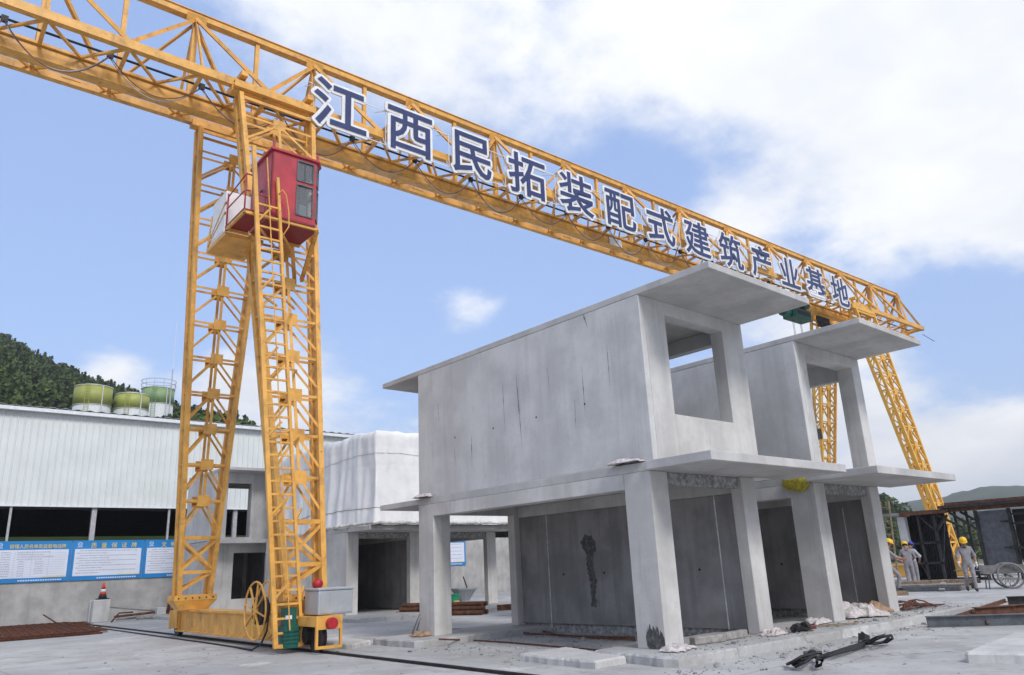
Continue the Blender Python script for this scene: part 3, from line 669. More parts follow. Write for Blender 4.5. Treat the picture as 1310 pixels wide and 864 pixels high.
# tanks, mast behind
def tank(label, x, y, z0, zw, zt, r, green, rail):
    t = thing('storage_tank', label, 'tank', (x, y, z0), 0, 'green topped tanks behind the shed')
    MB().lathe([(r*.98, 0), (r*.98, zw-z0)], 28).build('tank_base', 'tank_white', t, True)
    b = MB().lathe([(r, zw-z0+.003), (r, zt-z0-.06)], 28).build('tank_wall', green, t, True)
    MB().lathe([(r+.05, zt-z0-.06), (r+.05, zt-z0+.02), (r*.5, zt-z0+.28), (.05, zt-z0+.36)], 28).build('tank_roof', 'tank_white', t)
    MB().lathe([(r+.03, zw-z0-.05), (r+.03, zw-z0)], 28).build('tank_hoop', 'tank_white', t)
    a = rad(-118); dx, dy = math.cos(a), math.sin(a); px_, py_ = -dy, dx
    l = MB()
    for s in (-.22, .22): l.bar(((r+.12)*dx+px_*s, (r+.12)*dy+py_*s, .5), ((r+.12)*dx+px_*s, (r+.12)*dy+py_*s, zt-z0+.1), .05, .05)
    z = .7
    while z < zt-z0: l.bar(((r+.12)*dx-px_*.22, (r+.12)*dy-py_*.22, z), ((r+.12)*dx+px_*.22, (r+.12)*dy+py_*.22, z), .03, .03); z += .32
    l.build('ladder', green, t)
    MB().cyl((r*math.cos(rad(-75))*1.03, r*math.sin(rad(-75))*1.03, .3), (r*math.cos(rad(-75))*1.03, r*math.sin(rad(-75))*1.03, zt-z0), .06, 8).build('pipe', 'tank_white', t)
    if rail:
        b = MB()
        for hz in (.5, 1.0): b.tube([((r+.1)*math.cos(k*.2618), (r+.1)*math.sin(k*.2618), zt-z0+hz) for k in range(25)], .035, 5)
        for k in range(12): b.cyl(((r+.1)*math.cos(k*.5236), (r+.1)*math.sin(k*.5236), zt-z0), ((r+.1)*math.cos(k*.5236), (r+.1)*math.sin(k*.5236), zt-z0+1.), .03, 5)
        b.build('railing', 'shed_post', t)
    return t
tank('squat olive-green and white tank nearest the wooded slope', 9.0, 85, 17.0, 20.75, 22.9, 1.95, 'tank_green', False)
tank('olive-green tank standing between the two other tanks', 13.1, 85, 17.0, 20.75, 22.45, 1.85, 'tank_green', False)
tank('paler taller tank with a railing ring round its roof', 17.3, 90, 17.0, 22.7, 24.7, 1.9, 'tank_green2', True)
t = thing('radio_mast', 'thin white mast rod standing beside the railed tank', 'mast', (17.6, 86, 17.0))
MB().cyl((0, 0, 0), (0, 0, 9.5), .09, 8, .06).build('pole', 'shed_post', t); MB().cyl((0, 0, 9.5), (0, 0, 15.6), .035, 6, .015).build('whip', 'white', t)

# ------------------------------------------------------------------ tarpaulin-wrapped boxes
t = thing('wrapped_room_box', 'pair of upper room boxes wrapped in wrinkled white tarpaulin with ropes', 'wrapped box', (4.0, 16.05, 3.17))
tw, td, th = 7.6, 9.2, 3.5
per = [(0, 0), (tw, 0), (tw, td), (0, td)]; lens = [tw, td, tw, td]; b = MB(); vs = []; fs = []
ns = 420; nz = 60; tot = sum(lens)
def tarp_pt(x, y, z, nx, ny):
    fold = noise.noise(Vector((x*1.6+y*1.1, x*.4-y*1.2, z*.35)))*.10 + noise.noise(Vector((x*4.1+y*3.3, y*2-x, z*.8+5)))*.035
    diag = noise.noise(Vector(((x+y)*.6+z*.3, z*.2-x*.2, 9)))*.08
    sag = .08*math.sin(min(1, max(0, z/th))*math.pi)
    crease = abs(noise.noise(Vector((x*2.6+y*2.2+z*.3, 2.2, z*.15))))*.12 + abs(noise.noise(Vector((x*.8-z*.5, y*.9+z*.4, 4.4))))*.05
    d = fold+diag*.8-sag*.5-crease
    e_ = max(0, (z-th+.25)/.25); d -= .08*e_*e_
    pinch = sum(-.006*math.exp(-((z-zr)/.05)**2) for zr in (.62, 2.2, 2.9))
    d += pinch
    return (x+nx*d, y+ny*d)
RC = .12; segs_ = [(tw-2*RC), math.pi*RC/2, (td-2*RC), math.pi*RC/2]*2; tot = sum(segs_)
def perim(s):
    s %= tot; k = 0
    while s > segs_[k]: s -= segs_[k]; k += 1
    q = k//2; a0 = -math.pi/2+q*math.pi/2
    st = [(RC, 0), (tw, RC), (tw-RC, td), (0, td-RC)][q]; dx, dy = [(1, 0), (0, 1), (-1, 0), (0, -1)][q]
    if k % 2 == 0: return st[0]+dx*s, st[1]+dy*s, math.cos(a0), math.sin(a0)
    c = [(tw-RC, RC), (tw-RC, td-RC), (RC, td-RC), (RC, RC)][q]; a = a0+s/RC
    return c[0]+RC*math.cos(a), c[1]+RC*math.sin(a), math.cos(a), math.sin(a)
for i in range(ns):
    x, y, nx, ny = perim(tot*i/ns)
    for j in range(nz+1):
        z = th*j/nz; px_, py_ = tarp_pt(x, y, z, nx, ny)
        top = (.16*noise.noise(Vector((x*.9, y*.9, 2)))+.05*noise.noise(Vector((x*3, y*3, 2))))*max(0, z/th-.6)/.4
        vs.append((px_, py_, z+top))
for i in range(ns):
    i2 = (i+1) % ns
    for j in range(nz): fs.append((i*(nz+1)+j, i2*(nz+1)+j, i2*(nz+1)+j+1, i*(nz+1)+j+1))
fs.append([i*(nz+1)+nz for i in range(ns)])
b._a(vs, fs); b.build('tarpaulin', 'tarp', t, True)
for zr in (.62, 2.6):
    P = []
    for i in range(0, ns+1, 2):
        x, y, nx, ny = perim(tot*i/ns)
        q = tarp_pt(x, y, zr, nx, ny)
        P.append((q[0]+nx*.012, q[1]+ny*.012, zr+.14*noise.noise(Vector((x*.5, y*.5, zr)))))
    MB().tube(P, .011 if zr < 1 else .006, 5).build('rope', 'string', t)
P = []; rr = random.Random(3)
for i in range(90):
    f = i/89; x = -.15+f*(tw+.1); P.append((x, -.12+.06*noise.noise(Vector((x*3, 0, 1))), .05+.045*abs(noise.noise(Vector((x*2.5, 4, 2))))))
MB().tube(P, [.05+.07*abs(noise.noise(Vector((i*.37, 1, 5)))) for i in range(90)], 7).build('gathered_hem', 'tarp2', t, True)
P = []
for i in range(60):
    f = i/59; y = -.1+f*5; P.append((-.12+.05*noise.noise(Vector((y*3, 0, 1))), y, .05+.045*abs(noise.noise(Vector((y*2.5, 4, 2))))))
MB().tube(P, [.05+.06*abs(noise.noise(Vector((i*.37, 1, 5)))) for i in range(60)], 7).build('gathered_hem', 'tarp2', t, True)
# ------------------------------------------------------------------ gantry crane (local: x along the beam, y along the rails)
GA = rad(-1.7); GO = Vector((-2.3, 12.4, 0))
def gworld(u, v, z): return GO + Vector((math.cos(GA)*u-math.sin(GA)*v, math.sin(GA)*u+math.cos(GA)*v, z))
G = thing('gantry_crane', 'tall yellow lattice gantry crane carrying large navy lettering over the yard', 'gantry crane', GO, GA)
ZT, ZC, HWB = 18.45, 15.72, 1.25
A_ = [1.5+3.96*k for k in range(-3, 12)]; UL, UR = A_[0], A_[-1]
YL = 'yellow'
# chords
MB().box(UL, -.13, ZT-.10, UR+.1, .13, ZT+.10).box(UL, -.17, ZT+.10, UR+.1, .17, ZT+.125).build('top_chord', YL, G)
for s in (-1, 1):
    MB().box(UL-.3, s*HWB-.10, ZC-.13-(.12 if s > 0 else 0), UR+.15, s*HWB+.10, ZC+(.13 if s < 0 else -.03)).build('side_chord', YL, G)
ib = MB(); PI_ = [(-.20, 15.10), (.20, 15.10), (.20, 15.13), (.03, 15.15), (.03, 15.50), (.22, 15.52), (.22, 15.60), (-.22, 15.60), (-.22, 15.52), (-.03, 15.50), (-.03, 15.15), (-.20, 15.13)]
n = len(PI_); ib._a([(UL-.5, y, z) for y, z in PI_]+[(UR+1.2, y, z) for y, z in PI_], [list(range(n))[::-1], list(range(n, 2*n))]+[(i, (i+1) % n, n+(i+1) % n, n+i) for i in range(n)])
# box-like web: side plates of the runway girder
ib.box(UL-.4, -.15, 15.155, UR+.9, -.04, 15.49).box(UL-.4, .04, 15.155, UR+.9, .15, 15.49)
ib.build('runway_beam', YL, G)
def brace(p, q, w=.09, parent=G, prof='L', mat=YL, h=None, up=(0, 0, 1)): return member('brace', p, q, w, h or w, mat, parent, prof, up)
for k, u in enumerate(A_):
    for s in (-1, 1):
        for d in (-1.98, 1.98):
            if UL-.2 <= u+d <= UR+.2 or (k == len(A_)-1 and d < 0) or (k == 0 and d > 0):
                brace((u, s*.10, ZT-.12), (u+d, s*HWB, ZC+.12), .11)
        brace((u, s*.08, ZT-.1), (u, s*HWB, ZC+.1), .09)
    brace((u, 0, 15.6), (u, 0, ZT-.1), .16, prof='C')
    member('gusset_plate', (u-.30, -.12, ZT-.13), (u+.30, -.12, ZT-.13), .014, .26, YL, G, up=(0, -.4, 1))
    if k < len(A_)-1:
        brace((u+1.98, 0, 15.6), (u+1.98, 0, ZT-.1), .13, prof='C')
    for j in range(2):
        a = u+1.98*j
        if a > UR+.05: continue
        for s in (-1, 1):
            brace((a, s*.2, 15.56), (a, s*HWB, ZC-.05), .10)
            if a+1.9 < UR+.1:
                brace((a, s*HWB, ZC-.10), (a+.99, s*.2, 15.54), .07); brace((a+.99, s*.2, 15.54), (a+1.98, s*HWB, ZC-.10), .07)
    if k % 1 == 0 and k < len(A_)-1:
        member('tie_plate', (u+.75, HWB, ZC-.10), (u+1.25, HWB, ZC-.10), .24, .03, YL, G)
for s in (-1, 1): brace((UR, 0, ZT), (UR+.05, s*HWB, ZC), .13)
brace((UR, 0, ZT-.1), (UR+.7, 0, 15.6), .12); brace((UL, 0, ZT-.1), (UL-.3, 0, 15.6), .12)
MB().box(UR-.05, -HWB-.1, ZC-.13, UR+.14, HWB+.1, ZC+.13).build('end_beam', YL, G)
MB().cyl((UR+.6, -1.0, 15.45), (UR+1.8, -1.2, 15.1), .02, 6).build('end_rod', 'steel_dark', G)
# legs
def make_leg(s, u0, c0, cs, fine):
    zt, zb = 15.35, 1.08
    def hw(z): return .45+.048*(z-1)
    def cen(z): return u0+c0+cs*(z-1.5)
    def vc(z): return s*(1.25+2.35*(15.2-z)/14.2)
    def P(su, sv, z): return Vector((cen(z)+su*hw(z), vc(z)+sv*.20, z))
    mat = YL if fine else 'yellow_far'
    b = MB()
    for su in (-1, 1):
        for sv in (-1, 1): b.bar(P(su, sv, zb), P(su, sv, zt), .15, .13, (1, 0, 0))
    nb = 11; zs = [14.55-1.075*i for i in range(nb)]
    if fine:
        leg = b.build('leg', mat, G)
        br = lambda p, q, w: member('brace', p, q, w, w, mat, leg, 'L', (0, 1, 0))
        gp = lambda p, q: member('gusset_plate', p, q, .016, .33, mat, leg, 'box', (0, 0, 1))
    else:
        br = lambda p, q, w: b.bar(p, q, w*1.05, w*1.05, (0, 1, 0)); gp = lambda p, q: b.bar(p, q, .016, .40)
    for i, z in enumerate(zs):
        zn = z-1.075
        for sv in (-1, 1):
            c = Vector((cen(z), vc(z)+sv*.20, z)); cn = Vector((cen(zn), vc(zn)+sv*.20, zn))
            br(P(-1, sv, z), c, .07); br(c, P(1, sv, z), .07)
            br(c, P(-1, sv, z-.85), .065); br(c, P(1, sv, z-.85), .065)
            if i < nb-1: br(c, cn, .085)
            gp(c+Vector((-.19, sv*.055, 0)), c+Vector((.19, sv*.055, 0)))
        for su in (-1, 1):
            br(P(su, -1, z), P(su, 1, z), .06); br(P(su, -1, z), P(su, 1, z-.54), .05); br(P(su, 1, z-.54), P(su, -1, zn), .05)
    z = zs[-1]-1.075
    for sv in (-1, 1):
        br(P(-1, sv, z), P(1, sv, z), .10)
        br(P(-1, sv, z-.05), P(1, sv, z-.95), .08); br(P(1, sv, z-.05), P(-1, sv, z-.95), .08)
        br(P(-1, sv, z-1.0), P(1, sv, z-1.0), .10)
        br(P(-1, sv, 1.2), P(1, sv, z-1.0), .08)
        br(P(-1, sv, 15.2), P(1, sv, 15.2), .10)
    for su in (-1, 1):
        for q in range(3): br(P(su, -1, z-q*.6), P(su, 1, z-q*.6-.5), .05)
    if not fine: leg = b.build('leg', mat, G)
    c = Vector((cen(1), vc(1), 0))
    sh = MB().box(c.x-.62, c.y-.36, .92, c.x+.62, c.y+.36, 1.075)
    sh._a([(c.x+a*(.62 if q else .42), c.y+d*(.36 if q else .26), .915 if q else .66) for q in (0, 1) for d in (-1, 1) for a in (-1, 1)],
          [(0, 2, 3, 1), (4, 5, 7, 6), (0, 1, 5, 4), (2, 6, 7, 3), (0, 4, 6, 2), (1, 3, 7, 5)])
    so = sh.build('leg_shoe', mat, leg)
    if fine:
        for k in range(6): member('bolt', (c.x-.5+.2*k, c.y-.385, .99), (c.x-.5+.2*k, c.y-.355, .99), .044, .044, 'steel_dark', leg, 'O')
    # saddle under the side chord
    t = cen(15.35); w = hw(15.35)
    MB().box(t-w-.25, s*HWB-.16, 15.37, t+w+.25, s*HWB+.16, 15.58).build('leg_saddle', mat, leg)
    return leg
L1 = make_leg(-1, 0, .10, -.025, True)
L2 = make_leg(1, 0, -.15, -.033, True)
make_leg(-1, 36.8, 0, -.01, False); make_leg(1, 36.8, 0, -.01, False)
for u0 in (0, 36.8):
    for du in (-1.35, .75):
        MB().box(u0+du-.1, -HWB-.35, 15.86, u0+du+.1, -HWB+1.0, 16.02).build('saddle_clamp', YL if u0 == 0 else 'yellow_far', G)
# knee braces at the saddle
member('header_beam', (-1.62, -1.50, 15.55), (.95, -1.50, 15.55), .16, .22, YL, G, 'C')
for k in range(15): member('bolt', (-1.5+.165*k, -1.40, 15.66), (-1.5+.165*k, -1.40, 15.69), .045, .045, 'steel_dark', G, 'O')
# end carriages
def carriage(u0, fine):
    mat = YL if fine else 'yellow_far'
    c = MB().box(u0-.20, -4.2, .06, u0+.20, 4.55, .60).box(u0-.27, -4.2, .60, u0+.27, 4.6, .655).box(u0-.26, -4.2, .02, u0+.26, 4.6, .06)
    c.box(u0-.24, 4.55, .10, u0+.24, 5.2, .62)
    C_ = c.build('end_carriage', mat, G)
    if fine:
        for v in (4.3,): MB().box(u0-.265, v-.012, .062, u0-.202, v+.012, .598).build('stiffener', mat, C_)
        MB().box(u0-.26, 5.2, .08, u0-.20, 5.28, .62).box(u0+.2, 5.2, .08, u0+.26, 5.28, .62).box(u0-.2, 5.2, .5, u0+.2, 5.28, .62).build('wheel_guard', mat, C_)
    for v in (-4.78, 5.0):
        m4 = Matrix.Translation((u0-.07, v, .17)) @ Matrix.Rotation(rad(90), 4, 'Y')
        w = MB().lathe([(.05, -.02), (.30, -.02), (.34, 0), (.34, .03), (.29, .035), (.29, .13), (.05, .14)], 24, m4).build('wheel', 'steel_dark', C_)
    if fine:
        f = MB()
        for (uu) in (u0-.30, u0+.26):
            f.box(uu, -5.28, -.05, uu+.05, -5.22, .62); f.box(uu, -4.25, .10, uu+.05, -4.2, .62)
            f.box(uu, -5.22, .40, uu+.05, -4.25, .60)
        f.box(u0-.25, -5.29, -.05, u0+.26, -5.22, .01); f.box(u0-.25, -5.29, .34, u0+.26, -5.22, .62); f.box(u0-.25, -5.2, .56, u0+.26, -4.25, .60)
        f.build('bogie_frame', mat, C_)
        MB().cyl((u0+.02, -5.30, .46), (u0+.02, -5.42, .46), .12, 18).build('buffer', 'lens_red', C_, False)
        MB().box(u0-.15, -4.45, .0, u0+.2, -4.22, .4).cyl((u0-.2, -4.5, .2), (u0+.25, -4.5, .2), .16, 12).build('bearing_block', 'steel_dark', C_)
    return C_
CA = carriage(0, True); carriage(36.8, False)
cb = MB().box(-.12, -4.98, .62, .72, -4.25, 1.13).build('control_cabinet', 'box_grey', G, bevel=.03)
MB().box(-.14, -5.00, 1.13, .74, -4.23, 1.19).build('lid', 'box_grey', cb, bevel=.02)
MB().box(-.08, -4.986, .66, .12, -4.983, 1.09).box(.15, -4.986, .66, .68, -4.983, 1.09).build('door', 'box_grey', cb)
MB().cyl((.1, -4.35, 1.19), (.1, -4.35, 1.30), .03, 8).lathe([(.03, 0), (.11, .05), (.11, .16), (.04, .22)], 14, Matrix.Translation((.1, -4.35, 1.24)) @ Matrix.Rotation(rad(70), 4, 'X')).build('siren', 'lens_red', cb, True)
gm = MB().box(-.62, -4.40, -.04, -.30, -4.02, .42).box(-.58, -4.36, .42, -.34, -4.06, .80)
gm.lathe([(.10, -.02), (.19, 0), (.19, .30), (.12, .34)], 16, Matrix.Translation((-.46, -4.21, -.02)) @ Matrix.Rotation(rad(0), 4, 'X'))
for z in (.06, .14, .22, .30): gm.box(-.64, -4.42, z, -.28, -4.0, z+.03)
gm = gm.build('drive_gearbox', 'green', CA)
MB().box(-.345+.0, -4.30, .55, -.336, -4.16, .62).box(-.60, -4.368, .56, -.45, -4.361, .64).build('rating_plate', 'white', gm)
# cable reel
def reel_ring(u, r):
    b = MB(); b.tube([(u, -3.05+r*math.cos(k*.2618), .74+r*math.sin(k*.2618)) for k in range(25)], .022, 6, False); return b
rl = reel_ring(-.78, .64).cyl((-.80, -3.05, .74), (-.30, -3.05, .74), .10, 12).build('cable_reel', YL, G)
rr_ = reel_ring(-.50, .64).build('rim', YL, rl)
for u in (-.78, -.50):
    for k in range(8):
        a = k*math.pi/4+.2; member('spoke', (u, -3.05, .74), (u, -3.05+.63*math.cos(a), .74+.63*math.sin(a)), .045, .02, YL, rl)
m4 = Matrix.Translation((-.74, -3.05, .74)) @ Matrix.Rotation(rad(90), 4, 'Y')
MB().lathe([(.10, 0), (.30, 0), (.33, .03), (.30, .06), (.33, .09), (.30, .12), (.33, .15), (.30, .2), (.10, .2)], 24, m4).build('wound_cable', 'black', rl)
MB().box(-.55, -3.1, .62, -.2, -3.0, .72).build('reel_bracket', YL, rl)
cab = MB(); cab.tube([(-.62, -3.45, .55), (-.66, -3.5, .3), (-.72, -3.35, .02), (-.75, -2.9, -.12), (-.62, -1.5, -.13), (-.55, 1, -.13), (-.50, 6, -.13), (-.4, 14, -.13), (-.2, 22, -.13), (-.8, 24, -.13), (-3, 23.0, -.12), (-9, 22, -.12)], .022, 6)
cab.build('trailing_cable', 'black', rl, True)
# ladder on the near leg
def lad(t): return Vector((-.78-1.07*t, -4.32+.22*t, -.02+12.1*t))
ld = MB()
for d in (0, .60): ld.bar(lad(0)+Vector((d, 0, 0)), lad(1 if d == 0 else .94)+Vector((d, 0, 0)), .08, .10 if d == 0 else .07, (1, 0, 0))
ld.bar(lad(0)+Vector((0, 0, .03)), lad(0)+Vector((.6, 0, .03)), .06, .08)
LD = ld.build('ladder', YL, G)
for k in range(1, 36):
    p = lad(k*.30/12.1); member('rung', p, p+Vector((.60, 0, 0)), .05, .045, YL, LD)
for z0_ in (.06, .31, .56):     # side struts to the leg
    p = lad(z0_)
member('handrail', lad(.03)+Vector((.25, -.22, 0)), lad(.97)+Vector((.25, -.22, 0)), .03, .03, YL, LD, 'O')
for k in (3, 9, 15, 21, 27, 33):
    p = lad(k*.30/12.1)
    member('stay', p+Vector((0, 0, .1)), (p.x+.25, p.y-.22, p.z+.45), .03, .05, YL, LD)
    z = p.z; member('stay', p+Vector((.6, 0, 0)), (.05, -(1.25+2.35*(15.2-z)/14.2)-.2, z+.35), .05, .05, YL, LD)
    member('stay', p, (-.45, -(1.25+2.35*(15.2-z)/14.2)-.2, z+.35), .05, .05, YL, LD)
hr = MB(); p = lad(.80)+Vector((.6, 0, 0)); hr.tube([p, p+Vector((.16, -.1, .35)), p+Vector((.14, -.1, .75)), p+Vector((.05, -.1, 1.2)), p+Vector((-.05, -.1, 1.32)), p+Vector((-.12, 0, 1.2))], .018, 6).build('grab_hoop', YL, LD, True)
# cabin
zc = 10.35; ca, cb2, va, vb, zt = -1.30, -.05, -4.0, -2.62, 12.2
poly = [(ca, va), (cb2-.02, va), (cb2+.16, va+.28), (cb2+.16, vb), (ca, vb)]
def wallp(b, p, q, z0, z1, th=.05):
    p = Vector((*p, 0)); q = Vector((*q, 0)); d = (q-p).normalized(); nrm = Vector((d.y, -d.x, 0))
    i = -nrm*th
    b._a([p+Vector((0, 0, z0)), q+Vector((0, 0, z0)), q+Vector((0, 0, z1)), p+Vector((0, 0, z1)), p+i+Vector((0, 0, z0)), q+i+Vector((0, 0, z0)), q+i+Vector((0, 0, z1)), p+i+Vector((0, 0, z1))],
         [(0, 1, 2, 3), (4, 7, 6, 5), (0, 4, 5, 1), (3, 2, 6, 7), (1, 5, 6, 2), (0, 3, 7, 4)]); return b
def lerp2(p, q, t): return (p[0]+(q[0]-p[0])*t, p[1]+(q[1]-p[1])*t)
cbm = MB(); f0, f1 = poly[0], poly[1]
wa, wb = lerp2(f0, f1, .56), lerp2(f0, f1, .93)
wallp(cbm, f0, wa, zc, zt); wallp(cbm, wb, f1, zc, zt); wallp(cbm, wa, wb, zc, zc+.17); wallp(cbm, wa, wb, 11.40, 11.52); wallp(cbm, wa, wb, 12.10, zt)
for (p, q, fa, fb) in ((poly[1], poly[2], .12, .88), (poly[2], poly[3], .1, .55)):
    a, b_ = lerp2(p, q, fa), lerp2(p, q, fb)
    wallp(cbm, p, a, zc, zt); wallp(cbm, b_, q, zc, zt); wallp(cbm, a, b_, zc, zc+.17); wallp(cbm, a, b_, 11.40, 11.52); wallp(cbm, a, b_, 12.10, zt)
ra, rb2 = lerp2(poly[3], poly[4], .15), lerp2(poly[3], poly[4], .8)
wallp(cbm, poly[3], ra, zc, zt); wallp(cbm, rb2, poly[4], zc, zt); wallp(cbm, ra, rb2, zc, zc+.35); wallp(cbm, ra, rb2, 12.05, zt)
dl = [lerp2(poly[4], poly[0], x) for x in (0, .25, .75, 1)]
wallp(cbm, dl[0], dl[1], zc, zt); wallp(cbm, dl[2], dl[3], zc, zt); wallp(cbm, dl[1], dl[2], 12.05, zt)
CB = cbm.build('cabin', 'red', G)
d = wallp(MB(), (ca-.012, dl[1][1]-.01), (ca-.012, dl[2][1]+.01), zc+.02, 12.04, .03).build('door', 'red', CB)
MB().bar((ca-.05, -3.55, 11.2), (ca-.05, -3.40, 11.2), .03, .03).build('handle', 'black', CB)
for z_, h in ((10.75, .02), (11.35, .02)): pass
MB().prism([(x-(.06 if x < -.5 else -.06), y+(-.06 if y < -3.5 else .06)) for x, y in poly], zt, zt+.06).build('roof', 'red', CB)
MB().prism(poly, zc-.05, zc-.002).build('floor', 'red_dark', CB)
for (x, y) in ((ca+.03, va+.03), (cb2+.05, va+.10)): MB().box(x-.025, y-.025, zt+.06, x+.025, y+.025, zt+.30).build('lifting_lug', 'red', CB)
def window(p, q, z0, z1):
    a = lerp2(p, q, 0); th = .02
    fr = MB(); P = Vector((*p, 0)); Q = Vector((*q, 0)); dd = (Q-P).normalized(); nrm = Vector((dd.y, -dd.x, 0))*.012
    def bb(s, e): fr.bar(s+nrm, e+nrm, .03, .03, tuple(nrm))
    zz0, zz1 = Vector((0, 0, z0)), Vector((0, 0, z1))
    bb(P+zz0, Q+zz0); bb(P+zz1, Q+zz1); bb(P+zz0, P+zz1); bb(Q+zz0, Q+zz1)
    w = fr.build('window', 'steel_grey', CB)
    i = -nrm*1.2
    MB()._a([P+i+zz0, Q+i+zz0, Q+i+zz1, P+i+zz1, P+i*1.5+zz0, Q+i*1.5+zz0, Q+i*1.5+zz1, P+i*1.5+zz1], [(0, 1, 2, 3), (4, 7, 6, 5), (0, 4, 5, 1), (3, 2, 6, 7), (1, 5, 6, 2), (0, 3, 7, 4)]).build('pane', 'glass', w)
    return w
window(ra, rb2, zc+.35, 12.05); window(wa, wb, zc+.17, 11.40); w2 = window(wa, wb, 11.52, 12.10)
MB().bar((*lerp2(wa, wb, .5), 11.54), (*lerp2(wa, wb, .5), 12.08), .02, .03).build('glazing_bar', 'steel_grey', w2)
for (p, q, fa, fb) in ((poly[1], poly[2], .12, .88), (poly[2], poly[3], .1, .55)):
    a, b_ = lerp2(p, q, fa), lerp2(p, q, fb); window(a, b_, zc+.17, 11.40); window(a, b_, 11.52, 12.10)
MB().box(-.75, -3.35, zc+.0, -.35, -2.95, zc+.45).box(-.75, -3.0, zc+.45, -.35, -2.93, zc+1.0).build('operator_seat', 'black', CB)
MB().box(-.30, -3.5, zc, -.10, -3.0, zc+.75).build('control_console', 'box_grey', CB)
# platform, railings, electrical box
PF = MB().box(-1.96, -3.98, zc-.04, ca-.07, -2.65, zc-.005).build('platform', 'red_dark', G)
MB().box(-1.95, -3.97, zc-.12, -1.89, -2.65, zc-.042).box(-1.95, -2.72, zc-.12, .1, -2.65, zc-.052).box(-1.95, -3.97, zc-.12, .02, -3.91, zc-.052).build('platform_beam', YL, PF)
def rail(pts, mat='red', r=.02): return MB().tube(pts, r, 6).build('railing', mat, PF, True)
for h in (.52, .95): rail([(-1.93, -2.68, zc+h), (-1.93, -3.80, zc+h), (-1.90, -3.93, zc+h), (-1.80, -3.95, zc+h)] if h < .6 else [(-1.93, -2.68, zc+h-.1), (-1.93, -3.95, zc+h+.02)])
for (x, y) in ((-1.93, -2.68), (-1.93, -3.95)): rail([(x, y, zc), (x, y, zc+.95)])
rail([(-1.93, -3.95, zc+.97), (-1.72, -3.95, zc+.97)]); rail([(-1.45, -3.95, zc+.97), (-1.36, -3.95, zc+.90), (-1.34, -3.95, zc+.75), (-1.34, -3.95, zc)]); rail([(-1.6, -3.95, zc+.5), (-1.34, -3.95, zc+.45)])
EB = MB().box(-1.95, -2.55, zc-.12, -1.25, -1.55, zc+1.1).build('electrical_cabinet', 'white', G, bevel=.02)
MB().box(-1.957, -2.50, zc-.05, -1.953, -2.06, zc+1.04).box(-1.957, -2.03, zc-.05, -1.953, -1.60, zc+1.04).build('door', 'white', EB)
MB().box(-1.95, -2.62, zc-.24, -.9, -1.2, zc-.125).build('cabinet_bracket', YL, EB)
for (a, c) in (((-1.95, -1.5, zc+.1), (-1.95, -2.6, zc+.75)), ((-1.95, -1.3, zc-.1), (-1.95, -2.6, zc+.45)), ((-1.95, -1.3, zc-.1), (-1.95, -1.5, zc+.75))): brace(a, c, .05, EB, 'O')
for (a, c) in (((-.1, -2.65, zc-.08), (.3, -2.0, 9.4)), ((-1.2, -2.65, zc-.08), (-.9, -2.0, 9.3)), ((.05, -3.9, zc-.08), (.45, -2.1, 9.5)), ((-.2, -2.62, zc+1.9), (-.1, -1.75, 12.9))): brace(a, c, .10, CB, 'C')
# festoon cable under a wire
MB().cyl((UL, -.62, 15.66), (UR, -.62, 15.66), .035, 6).build('festoon_track', 'black', G)
pts = [(2.5*f, -.02*math.sin(f*math.pi), -.9*(1-(2*f-1)**2)) for f in [i/14 for i in range(15)]]
for i in range(6): pts = pts
fc = MB().tube([(p[0], p[1]-.02, p[2]) for p in pts], .015, 6).build('festoon_loop', 'cable_brown', G, True); first = True
fcw = MB().tube([(p[0]*.98, p[1]+.05, p[2]*.93) for p in pts], .013, 6).build('festoon_loop', 'box_grey', G, True)
x = UL+.6; k = 0
while x < 28:
    if k == 0: fc.location = fcw.location = (x, -.62, 15.60)
    else:
        inst(fc, 'festoon_loop', G, Matrix.Translation((x, -.62, 15.60)) @ Matrix.Diagonal((1, 1, 1+.12*math.sin(k*2.1), 1)))
        inst(fcw, 'festoon_loop', G, Matrix.Translation((x, -.62, 15.60)) @ Matrix.Diagonal((1, 1, 1+.12*math.sin(k*1.3), 1)))
    MB().box(x-.08, -.66, 15.56, x+.08, -.56, 15.74).build('festoon_trolley', 'black', G)
    x += 2.5; k += 1
MB().box(15.7, -.215, 15.10, 16.5, -.205, 15.45).build('rating_plate', 'white', G)
# lettering
TXT = '江西民拓装配式建筑产业基地'
for i, ch in enumerate(TXT):
    u = 1.75+2.645*i; mat4 = face_minus_y(u, -1.62, 15.95-.0)
    gm_ = text_mesh(ch, 1.86, .035, .03); co = [v.co.copy() for v in gm_.vertices]; fc_ = [list(p.vertices) for p in gm_.polygons]; wb = MB()
    for q in range(16):
        a_ = q*math.pi/8; wb._a([(v.x+.085*math.cos(a_), v.y+.085*math.sin(a_), v.z-.0012*q) for v in co], fc_)
    w_ = wb.build('sign_letter', 'white', G)
    vs = [v.co for v in w_.data.vertices]; cx = (min(v.x for v in vs)+max(v.x for v in vs))/2; cy = (min(v.y for v in vs)+max(v.y for v in vs))/2
    w_.matrix_local = Matrix.Translation((u, -1.62, 15.95)) @ face_minus_y(0, 0, 0) @ Matrix.Diagonal((1.06, 1., 1, 1)) @ Matrix.Translation((-cx, -cy, 0))
    f_ = text_obj('letter_face', ch, 1.86, .020, .008, 'navy', w_, Matrix.Translation((0, 0, .045)))
for z in (15.25, 16.55):
    MB().bar((.7, -1.50, z), (34.6, -1.50, z), .022, .022).build('letter_rail', 'white', G)
